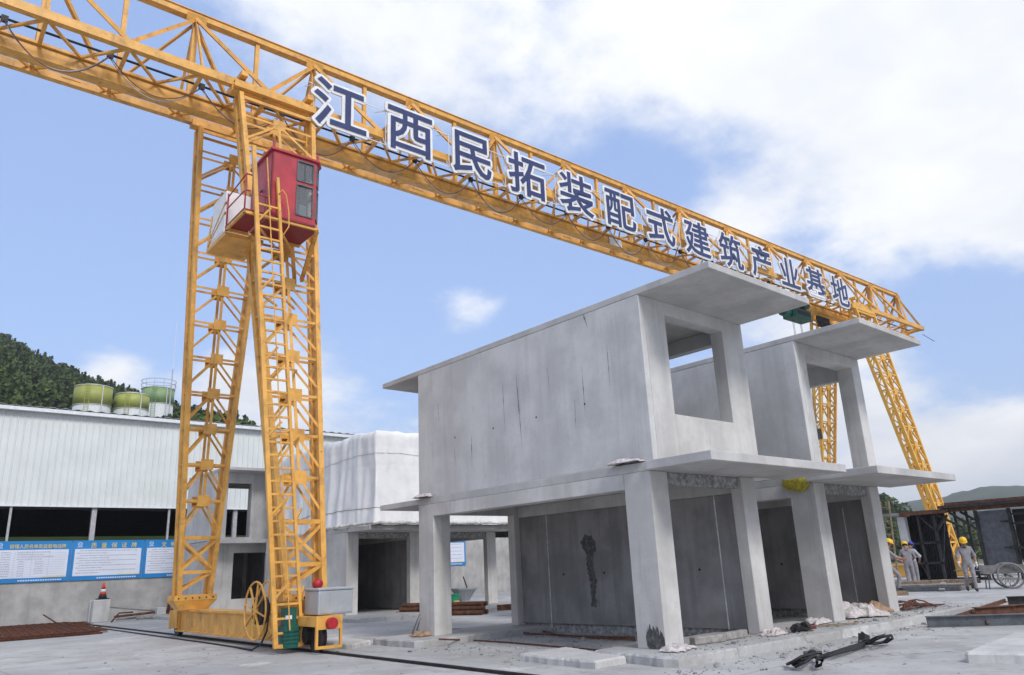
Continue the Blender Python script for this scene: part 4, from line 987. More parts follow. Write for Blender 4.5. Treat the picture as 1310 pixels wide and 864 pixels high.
for i in range(14):
    u = .9+2.6*i
    member('letter_bracket', (u, -1.49, 16.55), (u, -.75, 16.9), .022, .022, 'white', G); member('letter_bracket', (u, -1.49, 15.25), (u, -1.33, 15.6), .022, .022, 'white', G)
    member('letter_bracket', (u, -1.50, 15.25), (u, -1.50, 16.55), .02, .02, 'white', G)
# hoist
H = thing('electric_hoist', 'dark green electric rope hoist hanging under the crane beam', 'hoist', gworld(31.0, 0, 13.2), GA)
zz_ = 13.2
b = MB().box(-.75, -.42, 1.02, 1.15, .30, 1.62).box(-.6, -.46, 1.10, 1.0, -.42, 1.55)
HB = b.build('hoist_body', 'green', H, bevel=.05)
MB().cyl((-1.35, -.06, 1.30), (-.75, -.06, 1.30), .26, 18).cyl((-1.45, -.06, 1.30), (-1.35, -.06, 1.30), .20, 18).build('hoist_motor', 'green', H)
MB().box(-.45, -.475, 1.20, .9, -.462, 1.45).build('drum_slot', 'black', H)
MB().cyl((.2, -.5, 1.82), (.7, -.5, 1.82), .15, 14).build('travel_motor', 'green', H)
MB().box(-.3, -.28, 1.6, .9, -.20, 2.1).box(-.3, .20, 1.6, .9, .28, 2.1).build('trolley_frame', 'steel_dark', H)
for x in (-.1, .7):
    for y in (-.17, .17): MB().cyl((x, y-.03, 1.93), (x, y+.03, 1.93), .09, 12).build('wheel', 'steel_dark', H)
for x in (-.3, -.18, .5, .62): MB().cyl((x, 0, -5.2), (x, 0, 1.05), .012, 5).build('rope', 'steel_grey', H)
hk = MB().box(-.4, -.12, -5.75, .72, .12, -5.2); hk.tube([(.16+.2*math.sin(a*.35), 0, -6.0-.2*math.cos(a*.35)+.2) for a in range(14)], .045, 7).build('hook_block', 'steel_dark', H)
b = MB()
for k in range(5): b.cyl((2.6+k*.25, -.2, 1.3+.1*(k % 2)), (2.75+k*.25, .1, 1.2), .10, 8)
b.box(2.5, -.05, 1.3, 3.9, .05, 1.75).build('limit_switch', 'black', H)
# crane rails
for u in (0, 36.8):
    o = MB(); y0, y1 = -22, 21.0
    Q = [(-.05, -.16), (.05, -.16), (.05, -.149), (.012, -.14), (.012, -.118), (.022, -.116), (.022, -.100), (-.022, -.100), (-.022, -.116), (-.012, -.118), (-.012, -.14), (-.05, -.149)]
    n = len(Q); o._a([(x, y0, z) for x, z in Q]+[(x, y1, z) for x, z in Q], [list(range(n)), list(range(n, 2*n))]+[(i, (i+1) % n, n+(i+1) % n, n+i) for i in range(n)])
    r_ = o.build('crane_rail', 'steel_dark', None, loc=gworld(u, 0, 0)); r_.rotation_euler.z = GA
    put(r_, 'rusty steel crane rail set in the ground '+('under the ladder-side carriage' if u == 0 else 'beyond the modules under the far legs'), 'rail')
# ------------------------------------------------------------------ yard objects
def V2(px, py, z): 
    p = onz(px, py, z); return Vector((p.x, p.y, z))
# steel beams on the open ground
def ibeam(name, p, q, w, h, mat, label, group=None):
    t = thing(name, label, 'steel beam', p, 0, group)
    d = Vector(q)-Vector(p); b = MB(); x = d.normalized(); y = Vector((0, 0, 1)).cross(x).normalized(); L = d.length
    def fl(z0, z1, ww):
        c = [Vector((0, 0, 0))-y*ww/2, Vector((0, 0, 0))+y*ww/2]
        vs = [c[0]+Vector((0, 0, z0)), c[1]+Vector((0, 0, z0)), c[1]+Vector((0, 0, z1)), c[0]+Vector((0, 0, z1))]
        MB_ = b; MB_._a(vs+[v+x*L for v in vs], [(0, 1, 2, 3), (4, 7, 6, 5), (0, 4, 5, 1), (3, 2, 6, 7), (1, 5, 6, 2), (0, 3, 7, 4)])
    fl(0, .018, w); fl(h-.018, h, w); fl(.0185, h-.0185, .016)
    b.build('web_and_flanges', mat, t); return t
a = V2(1187, 803, GZ); ibeam('steel_beam', a, a+Vector((3.4, -4.4, 0)), .14, .22, 'steel_grey', 'grey steel channel beam lying foremost in the loose steel pile')
a = V2(1249, 790, GZ); ibeam('steel_beam', (a.x, a.y, GZ+.02), (a.x+4.2, a.y-2.1, GZ+.02), .16, .20, 'rust', 'rust-brown steel beam lying behind the grey channel beam')
a = V2(1291, 777, GZ); ibeam('steel_beam', (a.x, a.y, GZ+.02), (a.x+2.0, a.y-2.8, GZ+.02), .2, .25, 'steel_dark', 'dark steel beam lying furthest back in the loose steel pile')
a = V2(1215, 798, GZ); b_ = V2(1288, 776, GZ)
t = MB().bar((0, 0, .05), (b_.x-a.x, b_.y-a.y, .12), .10, .02).bar((0, 0, .09), (b_.x-a.x, b_.y-a.y, .16), .02, .09).build('angle_iron', 'rust', None, loc=a); put(t, 'rusty angle iron slanting between the loose steel beams', 'angle iron')
a = V2(1262, 801, GZ); t = MB().bar((0, 0, .04), (1.9, -.4, .1), .08, .02).bar((0, 0, .07), (1.9, -.4, .13), .02, .07).build('angle_iron', 'rust', None, loc=a); put(t, 'short rusty angle iron behind the grey channel beam', 'angle iron')
# wire rope sling
t = thing('wire_rope_sling', 'black wire rope sling with looped ends on the bare ground', 'sling', V2(1060, 838, GZ))
o0 = t.location.copy(); zr = GZ+.03
def S_(px, py, dz=0.): p = V2(px, py, GZ+.03+dz); return p-o0
b = MB()
for k in range(4):
    j = k*1.6-2.4
    b.tube([S_(1048+j, 842+j*.5), S_(1066, 836+j*.6, .02*k), S_(1090+j, 829+j*.7, .01*k), S_(1108, 823+j*.5, .02)], .02, 7)
b.build('rope_legs', 'black', t, True)
def loop(name, c, pts): MB().tube([S_(*p) for p in pts], .022, 7).build(name, 'black', t, True)
loop('eye', 0, [(1040, 838, .05), (1028, 842, .1), (1014, 847, .06), (1007, 850, 0), (1012, 848, .08), (1026, 840, .16), (1042, 836, .08)])
loop('eye', 0, [(1042, 840, .03), (1030, 847, .1), (1018, 853, .03), (1014, 851, .02), (1024, 845, .12), (1044, 839, .05)])
loop('eye', 0, [(1044, 842, .03), (1052, 845, .12), (1050, 851, .03), (1044, 853, 0), (1045, 848, .08), (1046, 841, .1)])
loop('eye', 0, [(1108, 823, .03), (1120, 816, .2), (1131, 813, .22), (1137, 816, .1), (1130, 822, .02), (1118, 824, .02), (1108, 823, .03)])
loop('eye', 0, [(1112, 822, .03), (1128, 815, .18), (1140, 813, .18), (1142, 817, .08), (1134, 822, .01), (1116, 823, .02)])
for (px, py) in ((1040, 838), (1109, 823)):
    p = S_(px, py); MB().obox(Matrix.Translation(p+Vector((0, 0, .03))) @ Matrix.Rotation(.5, 4, 'Z') @ Matrix.Diagonal((.18, .10, .07, 1))).cyl(p+Vector((-.1, .1, .03)), p+Vector((.1, -.1, .03)), .03, 8).build('shackle', 'steel_dark', t)
p = S_(1106, 820); MB().obox(Matrix.Translation(p+Vector((0, 0, .05))) @ Matrix.Rotation(.3, 4, 'Y') @ Matrix.Diagonal((.2, .12, .12, 1))).tube([p+Vector((0, 0, .06)), p+Vector((.08, .06, .13)), p+Vector((.18, .02, .04))], .025, 6).build('hook', 'steel_dark', t)
# small chain hoist on the pad
t = thing('chain_block', 'small black chain block with red handle on the pad edge', 'chain block', V2(1028, 808, 0)); o0 = t.location.copy()
def S2(px, py, dz): return V2(px, py, 0)-o0+Vector((0, 0, dz))
MB().cyl(S2(1018, 810, .08), S2(1022, 808, .08), .08, 12).cyl(S2(1029, 808, .09), S2(1033, 807, .09), .085, 12).build('drum', 'steel_dark', t)
b = MB(); rr = random.Random(2)
for k in range(26): 
    p = S2(1014+k*.95, 810-k*.12+rr.uniform(-1, 1), .03+rr.uniform(0, .06)); b.obox(Matrix.Translation(p) @ Matrix.Rotation(rr.uniform(0, 3), 4, 'Z') @ Matrix.Diagonal((.09, .04, .04, 1)))
b.build('chain', 'black', t); MB().bar(S2(1035, 808, .06), S2(1044, 807, .06), .05, .05).build('handle', 'pipe_red', t)
t = MB().bar((0, 0, .03), V2(1098, 799, 0)-V2(1006, 806, 0)+Vector((0, 0, .03)), .04, .03).build('wooden_batten', 'wood', None, loc=V2(1006, 806, 0)); put(t, 'thin pale wooden batten lying in front of the frame with the yellow sack', 'batten')
# timber props at the front opening of the near frame
for (a, c, rr, lb) in (((886, 826), (926, 821), .085, 'pale timber block beside the dirty near column'), ((926, 820), (953, 815), .08, 'pale timber block between the other block and a rag')):
    p, q = V2(*a, 0), V2(*c, 0); t = MB().bar((0, 0, .07), (q-p)+Vector((0, 0, .07)), .15, .13).build('timber_block', 'wood_grey', None, bevel=.02, loc=p); put(t, lb, 'timber')
p = V2(1000, 787, -.1); 
# hoses / rebar rods lying through the near frame
def rod(pts, r, mat, label, cat='rod', name='rebar_rod'):
    o = pts[0]; t = MB().tube([Vector(p)-Vector(o) for p in pts], r, 6).build(name, mat, None, True, loc=o); return put(t, label, cat)
z = GZ+.02
rod([V2(562, 818, .015), V2(600, 819, z), V2(650, 822, z), V2(720, 828, z), V2(800, 835, z)], .02, 'rust_red', 'long rusty bar running from the far column to the near column')
rod([V2(566, 806, z), V2(640, 803, z), V2(690, 801, z), V2(730, 807, z), V2(812, 812, z)], .022, 'rust_red', 'rusty bar curving along the foot of the stained inner wall')
rod([V2(640, 806, z+.04), V2(680, 811, z+.03), V2(740, 814, z+.03), V2(812, 816, z+.03)], .022, 'rust_red', 'rusty bar lying in front of the curved bar inside the near frame')
rod([V2(690, 806, z+.02), V2(712, 812, z+.02), V2(760, 816, z+.02), V2(813, 819, z+.02)], .02, 'rust', 'dark bar bent beside the stained wall inside the near frame')
rod([V2(868, 826, z+.02), V2(900, 822, z+.04), V2(960, 814, z+.04)], .022, 'rust_red', 'rusty bar across the front opening behind the timber blocks')
for (a, c, lb) in (((525, 817), (537, 785), 'thin stick leaning on the far corner column'), ((530, 817), (538, 790), 'shorter stick leaning on the far corner column')):
    p = V2(*a, GZ+.01); q = on_plane(c[0], c[1], 0, -.03); rod([p, q], .016, 'wood_grey', lb, 'stick', 'leaning_stick')
# rusty plates, bucket, hopper near the wrapped module
a, c = V2(507, 789, GZ), V2(618, 787, GZ)
t = thing('rusty_pipe_bundle', 'bundle of rusty steel pipes lying before the wrapped module', 'pipe bundle', a)
d = (c-a); n_ = Vector((-d.y, d.x, 0)).normalized()
for k in range(9):
    row, ix = (0, k) if k < 4 else ((1, k-4) if k < 7 else (2, k-7))
    off = n_*(ix*.17+row*.085); st = d*(.02*((k*7) % 5))
    member('pipe', off+st+Vector((0, 0, .09+row*.145)), off+d*(1-.02*((k*3) % 4))+Vector((0, 0, .09+row*.145)), .16, .16, 'rust', t, 'O')
a = V2(580, 779, 0.003); t = thing('paint_bucket', 'green plastic bucket behind the rusty pipes', 'bucket', a)
MB().lathe([(.21, 0), (.25, .50), (.27, .50), (.27, .55)], 18).build('pail', 'bucket', t); MB().box(-.15, -.262, .12, .12, -.23, .30).build('label', 'gold', t); MB().tube([(.26*math.cos(k*.314), 0, .5+.2*math.sin(k*.314)) for k in range(11)], .008, 5).build('handle', 'steel_grey', t)
a = V2(594, 774, 0.003); t = thing('mixing_hopper', 'grey metal hopper tub beside the green bucket', 'hopper', a)
MB().lathe([(.2, .0), (.22, .18), (.55, .62), (.58, .62), (.60, .68)], 12).build('tub', 'box_grey', t); MB().cyl((.3, 0, .4), (-.25, -.3, 1.15), .03, 6).build('handle', 'rust', t)
a = V2(640, 782, 0.003); d = V2(668, 780, 0.003)-a
t = thing('dark_steel_bundle', 'dark steel bars stacked at the foot of the open-backed frame', 'steel bars', a)
for k in range(4): member('bar', Vector((0, .14*(k % 2), .06+.1*(k//2))), d+Vector((0, .14*(k % 2), .06+.1*(k//2))), .12, .09, 'rust', t)
# rags and sheets
def R2(px, py, z): return tuple(V2(px, py, z))
rag('dirty_rag', 'cloth_white', R2(866, 832, .002), .75, .45, .12, 3, 'crumpled whitish rag at the foot of the damp-stained column', 'rag', rz=.4)
rag('dirty_rag', 'cloth_white', R2(989, 812, .002), .7, .4, .16, 5, 'crumpled whitish rag at the foot of the column beside the timber blocks', 'rag', rz=.2)
rag('dirty_rag', 'cloth_white', R2(562, 821, -.145), .7, .45, .2, 6, 'crumpled white rag at the foot of the far corner column', 'rag')
rag('tan_sack', 'cloth_tan', R2(541, 814, .002), .55, .4, .15, 7, 'torn tan sack beside the white rag at the far corner column', 'sack')
rag('plastic_sheet', 'cloth_white', R2(1095, 790, .002), 1.2, .8, .42, 8, 'heap of white plastic sheeting in the second frame doorway', 'plastic sheet', rz=-.4, n=20)
rag('tan_sack', 'cloth_tan', R2(1112, 786, .002), 1.0, .6, .34, 9, 'tan sacking heaped beside the white plastic sheeting', 'sack', rz=-.2, n=18)
rag('dirty_rag', 'cloth_white', R2(1045, 798, .002), .8, .4, .15, 10, 'pinkish rag at the foot of the second frame near column', 'rag', rz=.1)
rag('purple_rag', 'pipe_red', R2(677, 804, GZ+.003), .7, .2, .12, 13, 'small dark red rag by the stained inner wall', 'rag', rz=-.3)
o = rag('white_rag', 'cloth_white', (-.02, .50, 3.165), .34, .75, .13, 11, 'white rag lying on the joint above the near column', 'rag')
o = rag('white_rag', 'cloth_white', (-.03, 7.05, 3.165), .3, .6, .13, 12, 'white rag lying on the joint above the far column', 'rag')
p = on_plane(1021, 617, 0, 5.80); b = MB(); vs = []; fs = []; nu, nv = 22, 16
for i in range(nu):
    for j in range(nv+1):
        a = 2*math.pi*i/nu; e = math.pi*j/nv; d = Vector((math.sin(e)*math.cos(a)*.11, math.sin(e)*math.sin(a)*.36, math.cos(e)*.21))
        d *= 1+.22*noise.noise(d*9)+.13*noise.noise(d*22); vs.append(tuple(d))
for i in range(nu):
    for j in range(nv): fs.append((i*(nv+1)+j, ((i+1) % nu)*(nv+1)+j, ((i+1) % nu)*(nv+1)+j+1, i*(nv+1)+j+1))
b._a(vs, fs); o = b.build('yellow_sack', 'cloth_yellow', None, True, loc=(5.73, p.y, p.z)); put(o, 'crumpled yellow sack hanging on the concrete side beam', 'sack')
# rusty rebar coils beside the second frame
a = V2(1150, 782, 0.0); t = thing('rebar_bundle', 'bent bundle of rusty rebar beside the second frame column', 'rebar bundle', a); rr = random.Random(8)
d = V2(1196, 775, 0)-a
for k in range(14):
    w = rr.uniform(-.25, .25); L = rr.uniform(.7, 1.0); h = rr.uniform(.05, .28)
    P = [d*L*f+Vector((-d.y, d.x, 0)).normalized()*(w+.12*math.sin(f*5+k))+Vector((0, 0, .02+h*math.sin(min(1, f*1.3)*math.pi)*.7+.02)) for f in [i/7 for i in range(8)]]
    MB().tube(P, .018, 5).build('rebar', 'rust_red', t, True)
# lumber stack
a = V2(1180, 757, 0.0); dirv = Vector((.30, -.95, 0)).normalized(); nv_ = Vector((.95, .30, 0)).normalized(); rr = random.Random(4)
for k, (o1, o2, z0_, L, w, h, mt, lb) in enumerate([(-1.3, .2, 0, 2.5, .35, .16, 'steel_grey', 'grey metal panel lying lowest in the timber heap'), (-1.2, .9, 0, 2.7, .3, .12, 'wood_grey', 'weathered plank lying flat at the back of the timber heap'),
                            (-1.45, .6, .16, 2.9, .28, .06, 'wood_grey', 'weathered plank resting across the grey metal panel'), (-1.5, 1.1, .14, 3.3, .24, .16, 'wood', 'brown timber beam topmost in the timber heap'), (-1.2, 1.5, 0, 2.8, .25, .20, 'wood', 'brown timber beam lying behind the heap of planks')]):
    p = a+dirv*o1+nv_*o2; q = dirv*L+nv_*rr.uniform(-.4, .5)
    t = MB().bar((0, 0, h/2+z0_+.002), q+Vector((0, 0, h/2+z0_+.002+rr.uniform(0, .05))), w, h).build('timber_plank', mt, None, bevel=.01, loc=p); put(t, lb, 'plank')
p = V2(1205, 757, 0); q = V2(1228, 740, 0)-p; q = q.normalized()*2.2
t = MB().bar((0, 0, .06), q+Vector((0, 0, .30)), .18, .05).build('timber_plank', 'wood_grey', None, loc=p); put(t, 'pale plank leaning across the end of the timber heap', 'plank')
# two-wheeled cart
a = V2(1283, 753, 0); t = thing('two_wheeled_cart', 'dusty hand cart with two spoked wheels near the dark moulds', 'cart', a, rad(-62))
def wheel(y):
    r = .40; b = MB(); b.tube([(r*math.cos(k*.2618)+.25, y, r*math.sin(k*.2618)+.43) for k in range(25)], .035, 7, False)
    b.cyl((.25, y-.05, .43), (.25, y+.05, .43), .05, 10); w = b.build('wheel', 'tyre', t, True)
    for k in range(14):
        c = k*2*math.pi/14; member('spoke', (.25, y, .43), (.25+.38*math.cos(c), y, .43+.38*math.sin(c)), .014, .014, 'tyre', w)
wheel(-.42); wheel(.42)
MB().cyl((.25, -.44, .43), (.25, .44, .43), .025, 8).build('axle', 'steel_dark', t)
MB().box(-.55, -.34, .50, .75, .34, .54).box(-.55, -.34, .54, .75, -.31, .78).box(-.55, .31, .54, .75, .34, .78).box(.72, -.30, .54, .75, .30, .78).build('tray', 'tyre', t)
for s in (-.3, .3): MB().tube([(-.5, s, .6), (-1.0, s, .66), (-1.35, s, .64)], .02, 6).build('handle', 'steel_grey', t); MB().cyl((-.4, s, .5), (-.45, s, .0), .02, 6).build('prop_leg', 'steel_grey', t)
o = MB().lathe([(.10, 0), (.30, .02), (.33, .08), (.20, .17), (.08, .2)], 14, Matrix.Translation((0, 0, .545))).build('orange_tub', 'orange', None, loc=t.location); put(o, 'orange plastic tub lying in the hand cart', 'tub')
# steel moulds (formwork) and their roof frames
XM = 28.0
F1 = thing('steel_mould', 'dark open steel mould with ribbed back panel beside the wooden ladder', 'mould', (XM, 6.7, 0))
def fx(b, x0, y0, z0, x1, y1, z1): return b.box(x0, y0, z0, x1, y1, z1)
for y in (-.75, -.05, .65): MB().box(0, y-.05, 0, .12, y+.05, 3.05).build('post', 'steel_dark', F1)
for y in [(-.7+.105*k) for k in range(14)]: MB().box(1.1, y-.02, .05, 1.16, y+.02, 3.0).build('panel_rib', 'steel_dark', F1)
MB().box(1.16, -.85, .02, 1.2, .75, 3.05).build('back_panel', 'steel_dark', F1)
for z in (.75, 1.65): MB().box(.0, -.8, z, .10, .7, z+.09).build('cross_rail', 'steel_dark', F1)
MB().box(.15, .70, .02, 1.1, .74, 3.0).build('side_panel', 'steel_dark', F1)
r_ = MB().box(-.35, -1.5, 3.06, 2.2, 1.5, 3.14).build('roof_sheet', 'roof_sheet', F1); MB().box(-.4, -1.5, 2.98, -.34, .6, 3.16).build('roof_edge', 'rust', F1)
F1b = thing('precast_wall_unit', 'pale upright concrete panel standing beside the wooden ladder', 'concrete panel', (XM-.15, 7.35, 0)); MB().box(0, -.16, 0, .3, .20, 2.96).build('panel_slab', 'conc_light', F1b, bevel=.015)
for s, e in (((0, -.8, .8), (1.2, -.8, 2.9)), ((.1, -.75, 2.2), (.1, -.05, 3.0)), ((.1, -1.9, 2.3), (.1, -.8, 3.0)), ((.1, -1.35, 2.9), (.1, -.75, 2.2))): member('diagonal_stay', s, e, .09, .09, 'steel_dark', F1)
F2 = thing('steel_mould', 'dark steel mould with tall plain panel and rusty roof beam', 'mould', (XM, 2.9, 0))
MB().box(0, -.05, .32, .06, 1.15, 2.95).build('plain_panel', 'steel_grey', F2)
for y in (1.22, -.12, -1.0, -1.9): MB().box(-.08, y-.06, 0, .1, y+.06, 3.0).build('post', 'steel_dark' if y > -.5 else 'rust', F2)
for z in (.35, .8, 1.3, 2.3, 2.7): MB().box(-.02, -2.6, z, .1, -.2, z+.08).build('cross_rail', 'steel_dark', F2)
MB().box(.5, -2.6, .1, .55, -.1, 2.95).build('back_panel', 'steel_dark', F2)
for (y, z) in ((.1, 1.35), (.05, 2.45), (-.35, 1.3), (1.3, 1.5), (1.25, 2.6)): MB().cyl((-.25, y, z), (.1, y, z), .05, 8).box(-.2, y-.2, z-.03, -.12, y+.2, z+.03).build('clamp', 'steel_dark', F2)
MB().box(-.15, -2.8, 3.02, .15, 2.45, 3.17).build('roof_beam', 'rust', F2); MB().box(-.5, -2.8, 3.175, 1.8, 2.6, 3.30).build('roof_deck', 'steel_dark', F2); MB().box(-.45, -2.8, 3.30, -.15, 2.3, 3.42).build('roof_beam', 'rust', F2)
for s, e in (((.0, 1.3, 2.2), (.0, 2.3, 3.0)), ((.0, 1.3, 2.6), (.2, 1.9, 3.0))): member('diagonal_stay', s, e, .09, .09, 'steel_dark', F2)
F3 = thing('steel_prop_frame', 'pair of dark steel props between the two steel moulds', 'prop frame', (XM+.6, 4.95, 0))
for y in (-.25, .25): MB().box(-.05, y-.05, 0, .05, y+.05, 3.05).build('prop', 'steel_dark', F3)
MB().box(-.05, -.7, 0, .05, .9, .12).build('foot_rail', 'steel_dark', F3)
t = thing('wooden_ladder', 'brown wooden ladder standing against the dark steel mould', 'ladder', (XM-.55, 7.72, 0))
for y in (0, .42): member('stile', (-.25, y, 0), (.28, y, 3.75), .06, .06, 'wood', t)
for k in range(11): f = (.25+.32*k)/3.75; member('rung', (-.25+.53*f, 0, 3.75*f), (-.25+.53*f, .42, 3.75*f), .04, .04, 'wood', t)
# rebar mats, cone on block, pipes
for li in range(4):
    b = MB(); rr = random.Random(li); ox, oy = rr.uniform(-.3, .3), rr.uniform(-.3, .3); zb_ = GZ+.02+li*.04
    P1, P2, P3, P4 = Vector((-3.5, 21.9)), Vector((-2.3, 31.5)), Vector((-11.6, 32.2)), Vector((-12.6, 22.4))
    nb_ = 42
    for i in range(nb_+1):
        f = i/nb_; p = P1.lerp(P2, f); q = P4.lerp(P3, f); e = rr.uniform(-.25, .55); d = (p-q).normalized()
        b.bar((p.x+ox+d.x*e, p.y+oy+d.y*e, zb_), (q.x+ox, q.y+oy, zb_), .022, .022)
    for i in range(34):
        f = i/33; p = P1.lerp(P4, f); q = P2.lerp(P3, f); b.bar((p.x+ox, p.y+oy, zb_+.02), (q.x+ox, q.y+oy, zb_+.02), .022, .022)
    o = b.build('rebar_mat', 'rust_red'); put(o, 'flat mat of rusty welded rebar stacked on the yard floor', 'rebar mat', 'stacked rebar mats')
a = V2(115, 797, GZ); a.y = 32.4; a.x = -.85
t = thing('concrete_block', 'upright grey concrete block under the traffic cone by the wall', 'concrete block', a); MB().box(-.36, -.36, 0, .36, .36, 1.0).build('block', 'conc_light', t, bevel=.03); MB().box(-.42, .0, 0, -.365, .4, .95).build('side_slab', 'conc', t, bevel=.02)
t = thing('traffic_cone', 'red traffic cone with pale bands on a dark base', 'traffic cone', (a.x+.08, a.y, GZ+1.0))
MB().box(-.24, -.24, 0, .24, .24, .05).build('base', 'black', t); MB().lathe([(.19, .05), (.15, .22)], 16).build('cone_skirt', 'black', t, True)
MB().lathe([(.149, .22), (.125, .34)], 16).build('cone_body', 'orange', t, True); MB().lathe([(.126, .34), (.095, .46)], 16).build('reflective_band', 'white', t, True); MB().lathe([(.095, .46), (.04, .74)], 16).build('cone_tip', 'orange', t, True)
rr = random.Random(6)
for k, (x0_, y0_, x1_, y1_, h0, h1, r_, mt, lb) in enumerate([(.2, 32.6, 3.0, 31.9, .72, .30, .05, 'wood_grey', 'pale pole leaning over the scrap pipes by the wall'), (.9, 32.0, 5.4, 31.6, .10, .12, .06, 'wood_grey', 'pale pole lying lowest among the scrap pipes'), (.7, 31.5, 4.2, 32.4, .22, .34, .06, 'rust', 'rusty pipe crossing the scrap pipes by the wall'),
                                              (1.6, 31.3, 5.2, 31.2, .10, .20, .07, 'wood_grey', 'pale pole lying foremost among the scrap pipes'), (2.4, 32.3, 5.5, 32.2, .40, .46, .05, 'wood_grey', 'pale pole lying topmost among the scrap pipes')]):
    rod([(x0_-1.1, y0_, GZ+h0), (x1_-1.1, y1_, GZ+h1)], r_, mt, lb, 'pole', 'scrap_pole')
t = thing('red_pipe_frame', 'bent dark red pipe frame among scrap poles by the wall', 'pipe frame', (2.0, 31.7, GZ))
MB().tube([(0, 0, 0), (.05, 0, .85), (.2, 0, .95), (1.9, -.3, .55)], .07, 8).build('bent_pipe', 'pipe_red', t, True); MB().box(-.5, -.1, 0, -.1, .3, .5).build('weight_block', 'conc', t, bevel=.02); MB().tube([(-2.6, -.5, 0), (-2.3, -.5, .38), (-1.7, -.5, .38)], .04, 6).build('hook_bar', 'rust', t, True)
rod([(-3.2, 32.0, GZ+.5), (-2.6, 31.4, GZ+.02)], .03, 'rust', 'short rusty stake leaning at the corner of the rebar mats', 'stake', 'leaning_stake')
# small debris: chips and gravel
b = MB(); rr = random.Random(12)
def chip(x, y, z, s):
    q = Matrix.Translation((x, y, z+s*.25)) @ Matrix.Rotation(rr.uniform(0, 6), 4, 'Z') @ Matrix.Rotation(rr.uniform(-.6, .6), 4, 'X') @ Matrix.Diagonal((s*rr.uniform(.7, 1.6), s*rr.uniform(.5, 1.), s*rr.uniform(.3, .7), 1)); b.obox(q)
for k in range(1500):
    m_ = rr.random()
    if m_ < .35: x, y = rr.uniform(-3, 14), -.95+abs(rr.gauss(0, .5))*-1; z = GZ
    elif m_ < .6: x, y = rr.uniform(-1.2, 3.2), rr.uniform(1.2, 6); z = GZ
    elif m_ < .8: x, y = rr.uniform(-.6, 12), rr.uniform(-.75, -.05); z = 0
    else: x, y = rr.uniform(-8, 12), rr.uniform(-6, 14); z = GZ
    if z == GZ and (-.9 < x < 46 and -1.05 < y < 1.2): continue
    if z == GZ and x > 3.0 and y > -1.05: continue
    chip(x, y, z, rr.choice((.012, .015, .02, .025, .03, .04)) if rr.random() < .97 else .07)
put(b.build('rubble', 'conc_rough'), 'scattered concrete chips and grit over the yard', 'rubble', kind='stuff')
# ------------------------------------------------------------------ people
def skin_body(J, bones, regions, name, mats, parent):
    bm = bmesh.new(); sk = bm.verts.layers.skin.verify(); vs = {}
    for k, (p, r) in J.items():
        v = bm.verts.new(p); v[sk].radius = (r, r) if not isinstance(r, tuple) else r; v[sk].use_root = (k == 'pelvis'); vs[k] = v
    for a, c in bones: bm.edges.new((vs[a], vs[c]))
    me = bpy.data.meshes.new(name); bm.to_mesh(me); bm.free()
    o = bpy.data.objects.new(name, me); COL.objects.link(o)
    m = o.modifiers.new('skin', 'SKIN'); m.use_smooth_shade = True; s = o.modifiers.new('sub', 'SUBSURF'); s.levels = 2; s.render_levels = 2
    dg = bpy.context.evaluated_depsgraph_get(); dg.update(); me2 = bpy.data.meshes.new_from_object(o.evaluated_get(dg)); bpy.data.objects.remove(o)
    me2.materials.clear()
    for x in mats: me2.materials.append(M[x])
    idx = []
    segs = [(Vector(J[a][0]), Vector(J[c][0]), regions.get((a, c), 0)) for a, c in bones]
    for f in me2.polygons:
        c = f.center; best = (9, 0)
        for a, e, rg in segs:
            ab = e-a; t_ = max(0, min(1, (c-a).dot(ab)/max(1e-9, ab.length_squared))); d = (c-a-ab*t_).length
            if d < best[0]: best = (d, rg)
        idx.append(best[1])
    me2.polygons.foreach_set('material_index', idx); me2.polygons.foreach_set('use_smooth', [True]*len(me2.polygons))
    return me2
def hand(b, w, d, side, sc=1.):
    # palm + five fingers hanging along d from wrist w
    w = Vector(w); d = Vector(d).normalized(); fwd = Vector((0, 1, 0)); fwd = (fwd-d*fwd.dot(d)).normalized(); sid = d.cross(fwd)*side
    b.tube([w-d*.01, w+d*.03, w+d*.08, w+d*.095], [.022, .034, .036, .026], 8)
    for k in range(4):
        base = w+d*.085+fwd*(.030-.02*k); L = (.066, .074, .068, .052)[k]
        b.tube([base, base+d*L*.5+sid*-.006, base+d*L*.85+sid*-.022, base+d*L+sid*-.03], [.0105, .0098, .009, .006], 6)
    base = w+d*.03+fwd*.03; b.tube([base, base+fwd*.025+d*.03-sid*.01, base+fwd*.03+d*.065-sid*.02], [.013, .012, .008], 6)
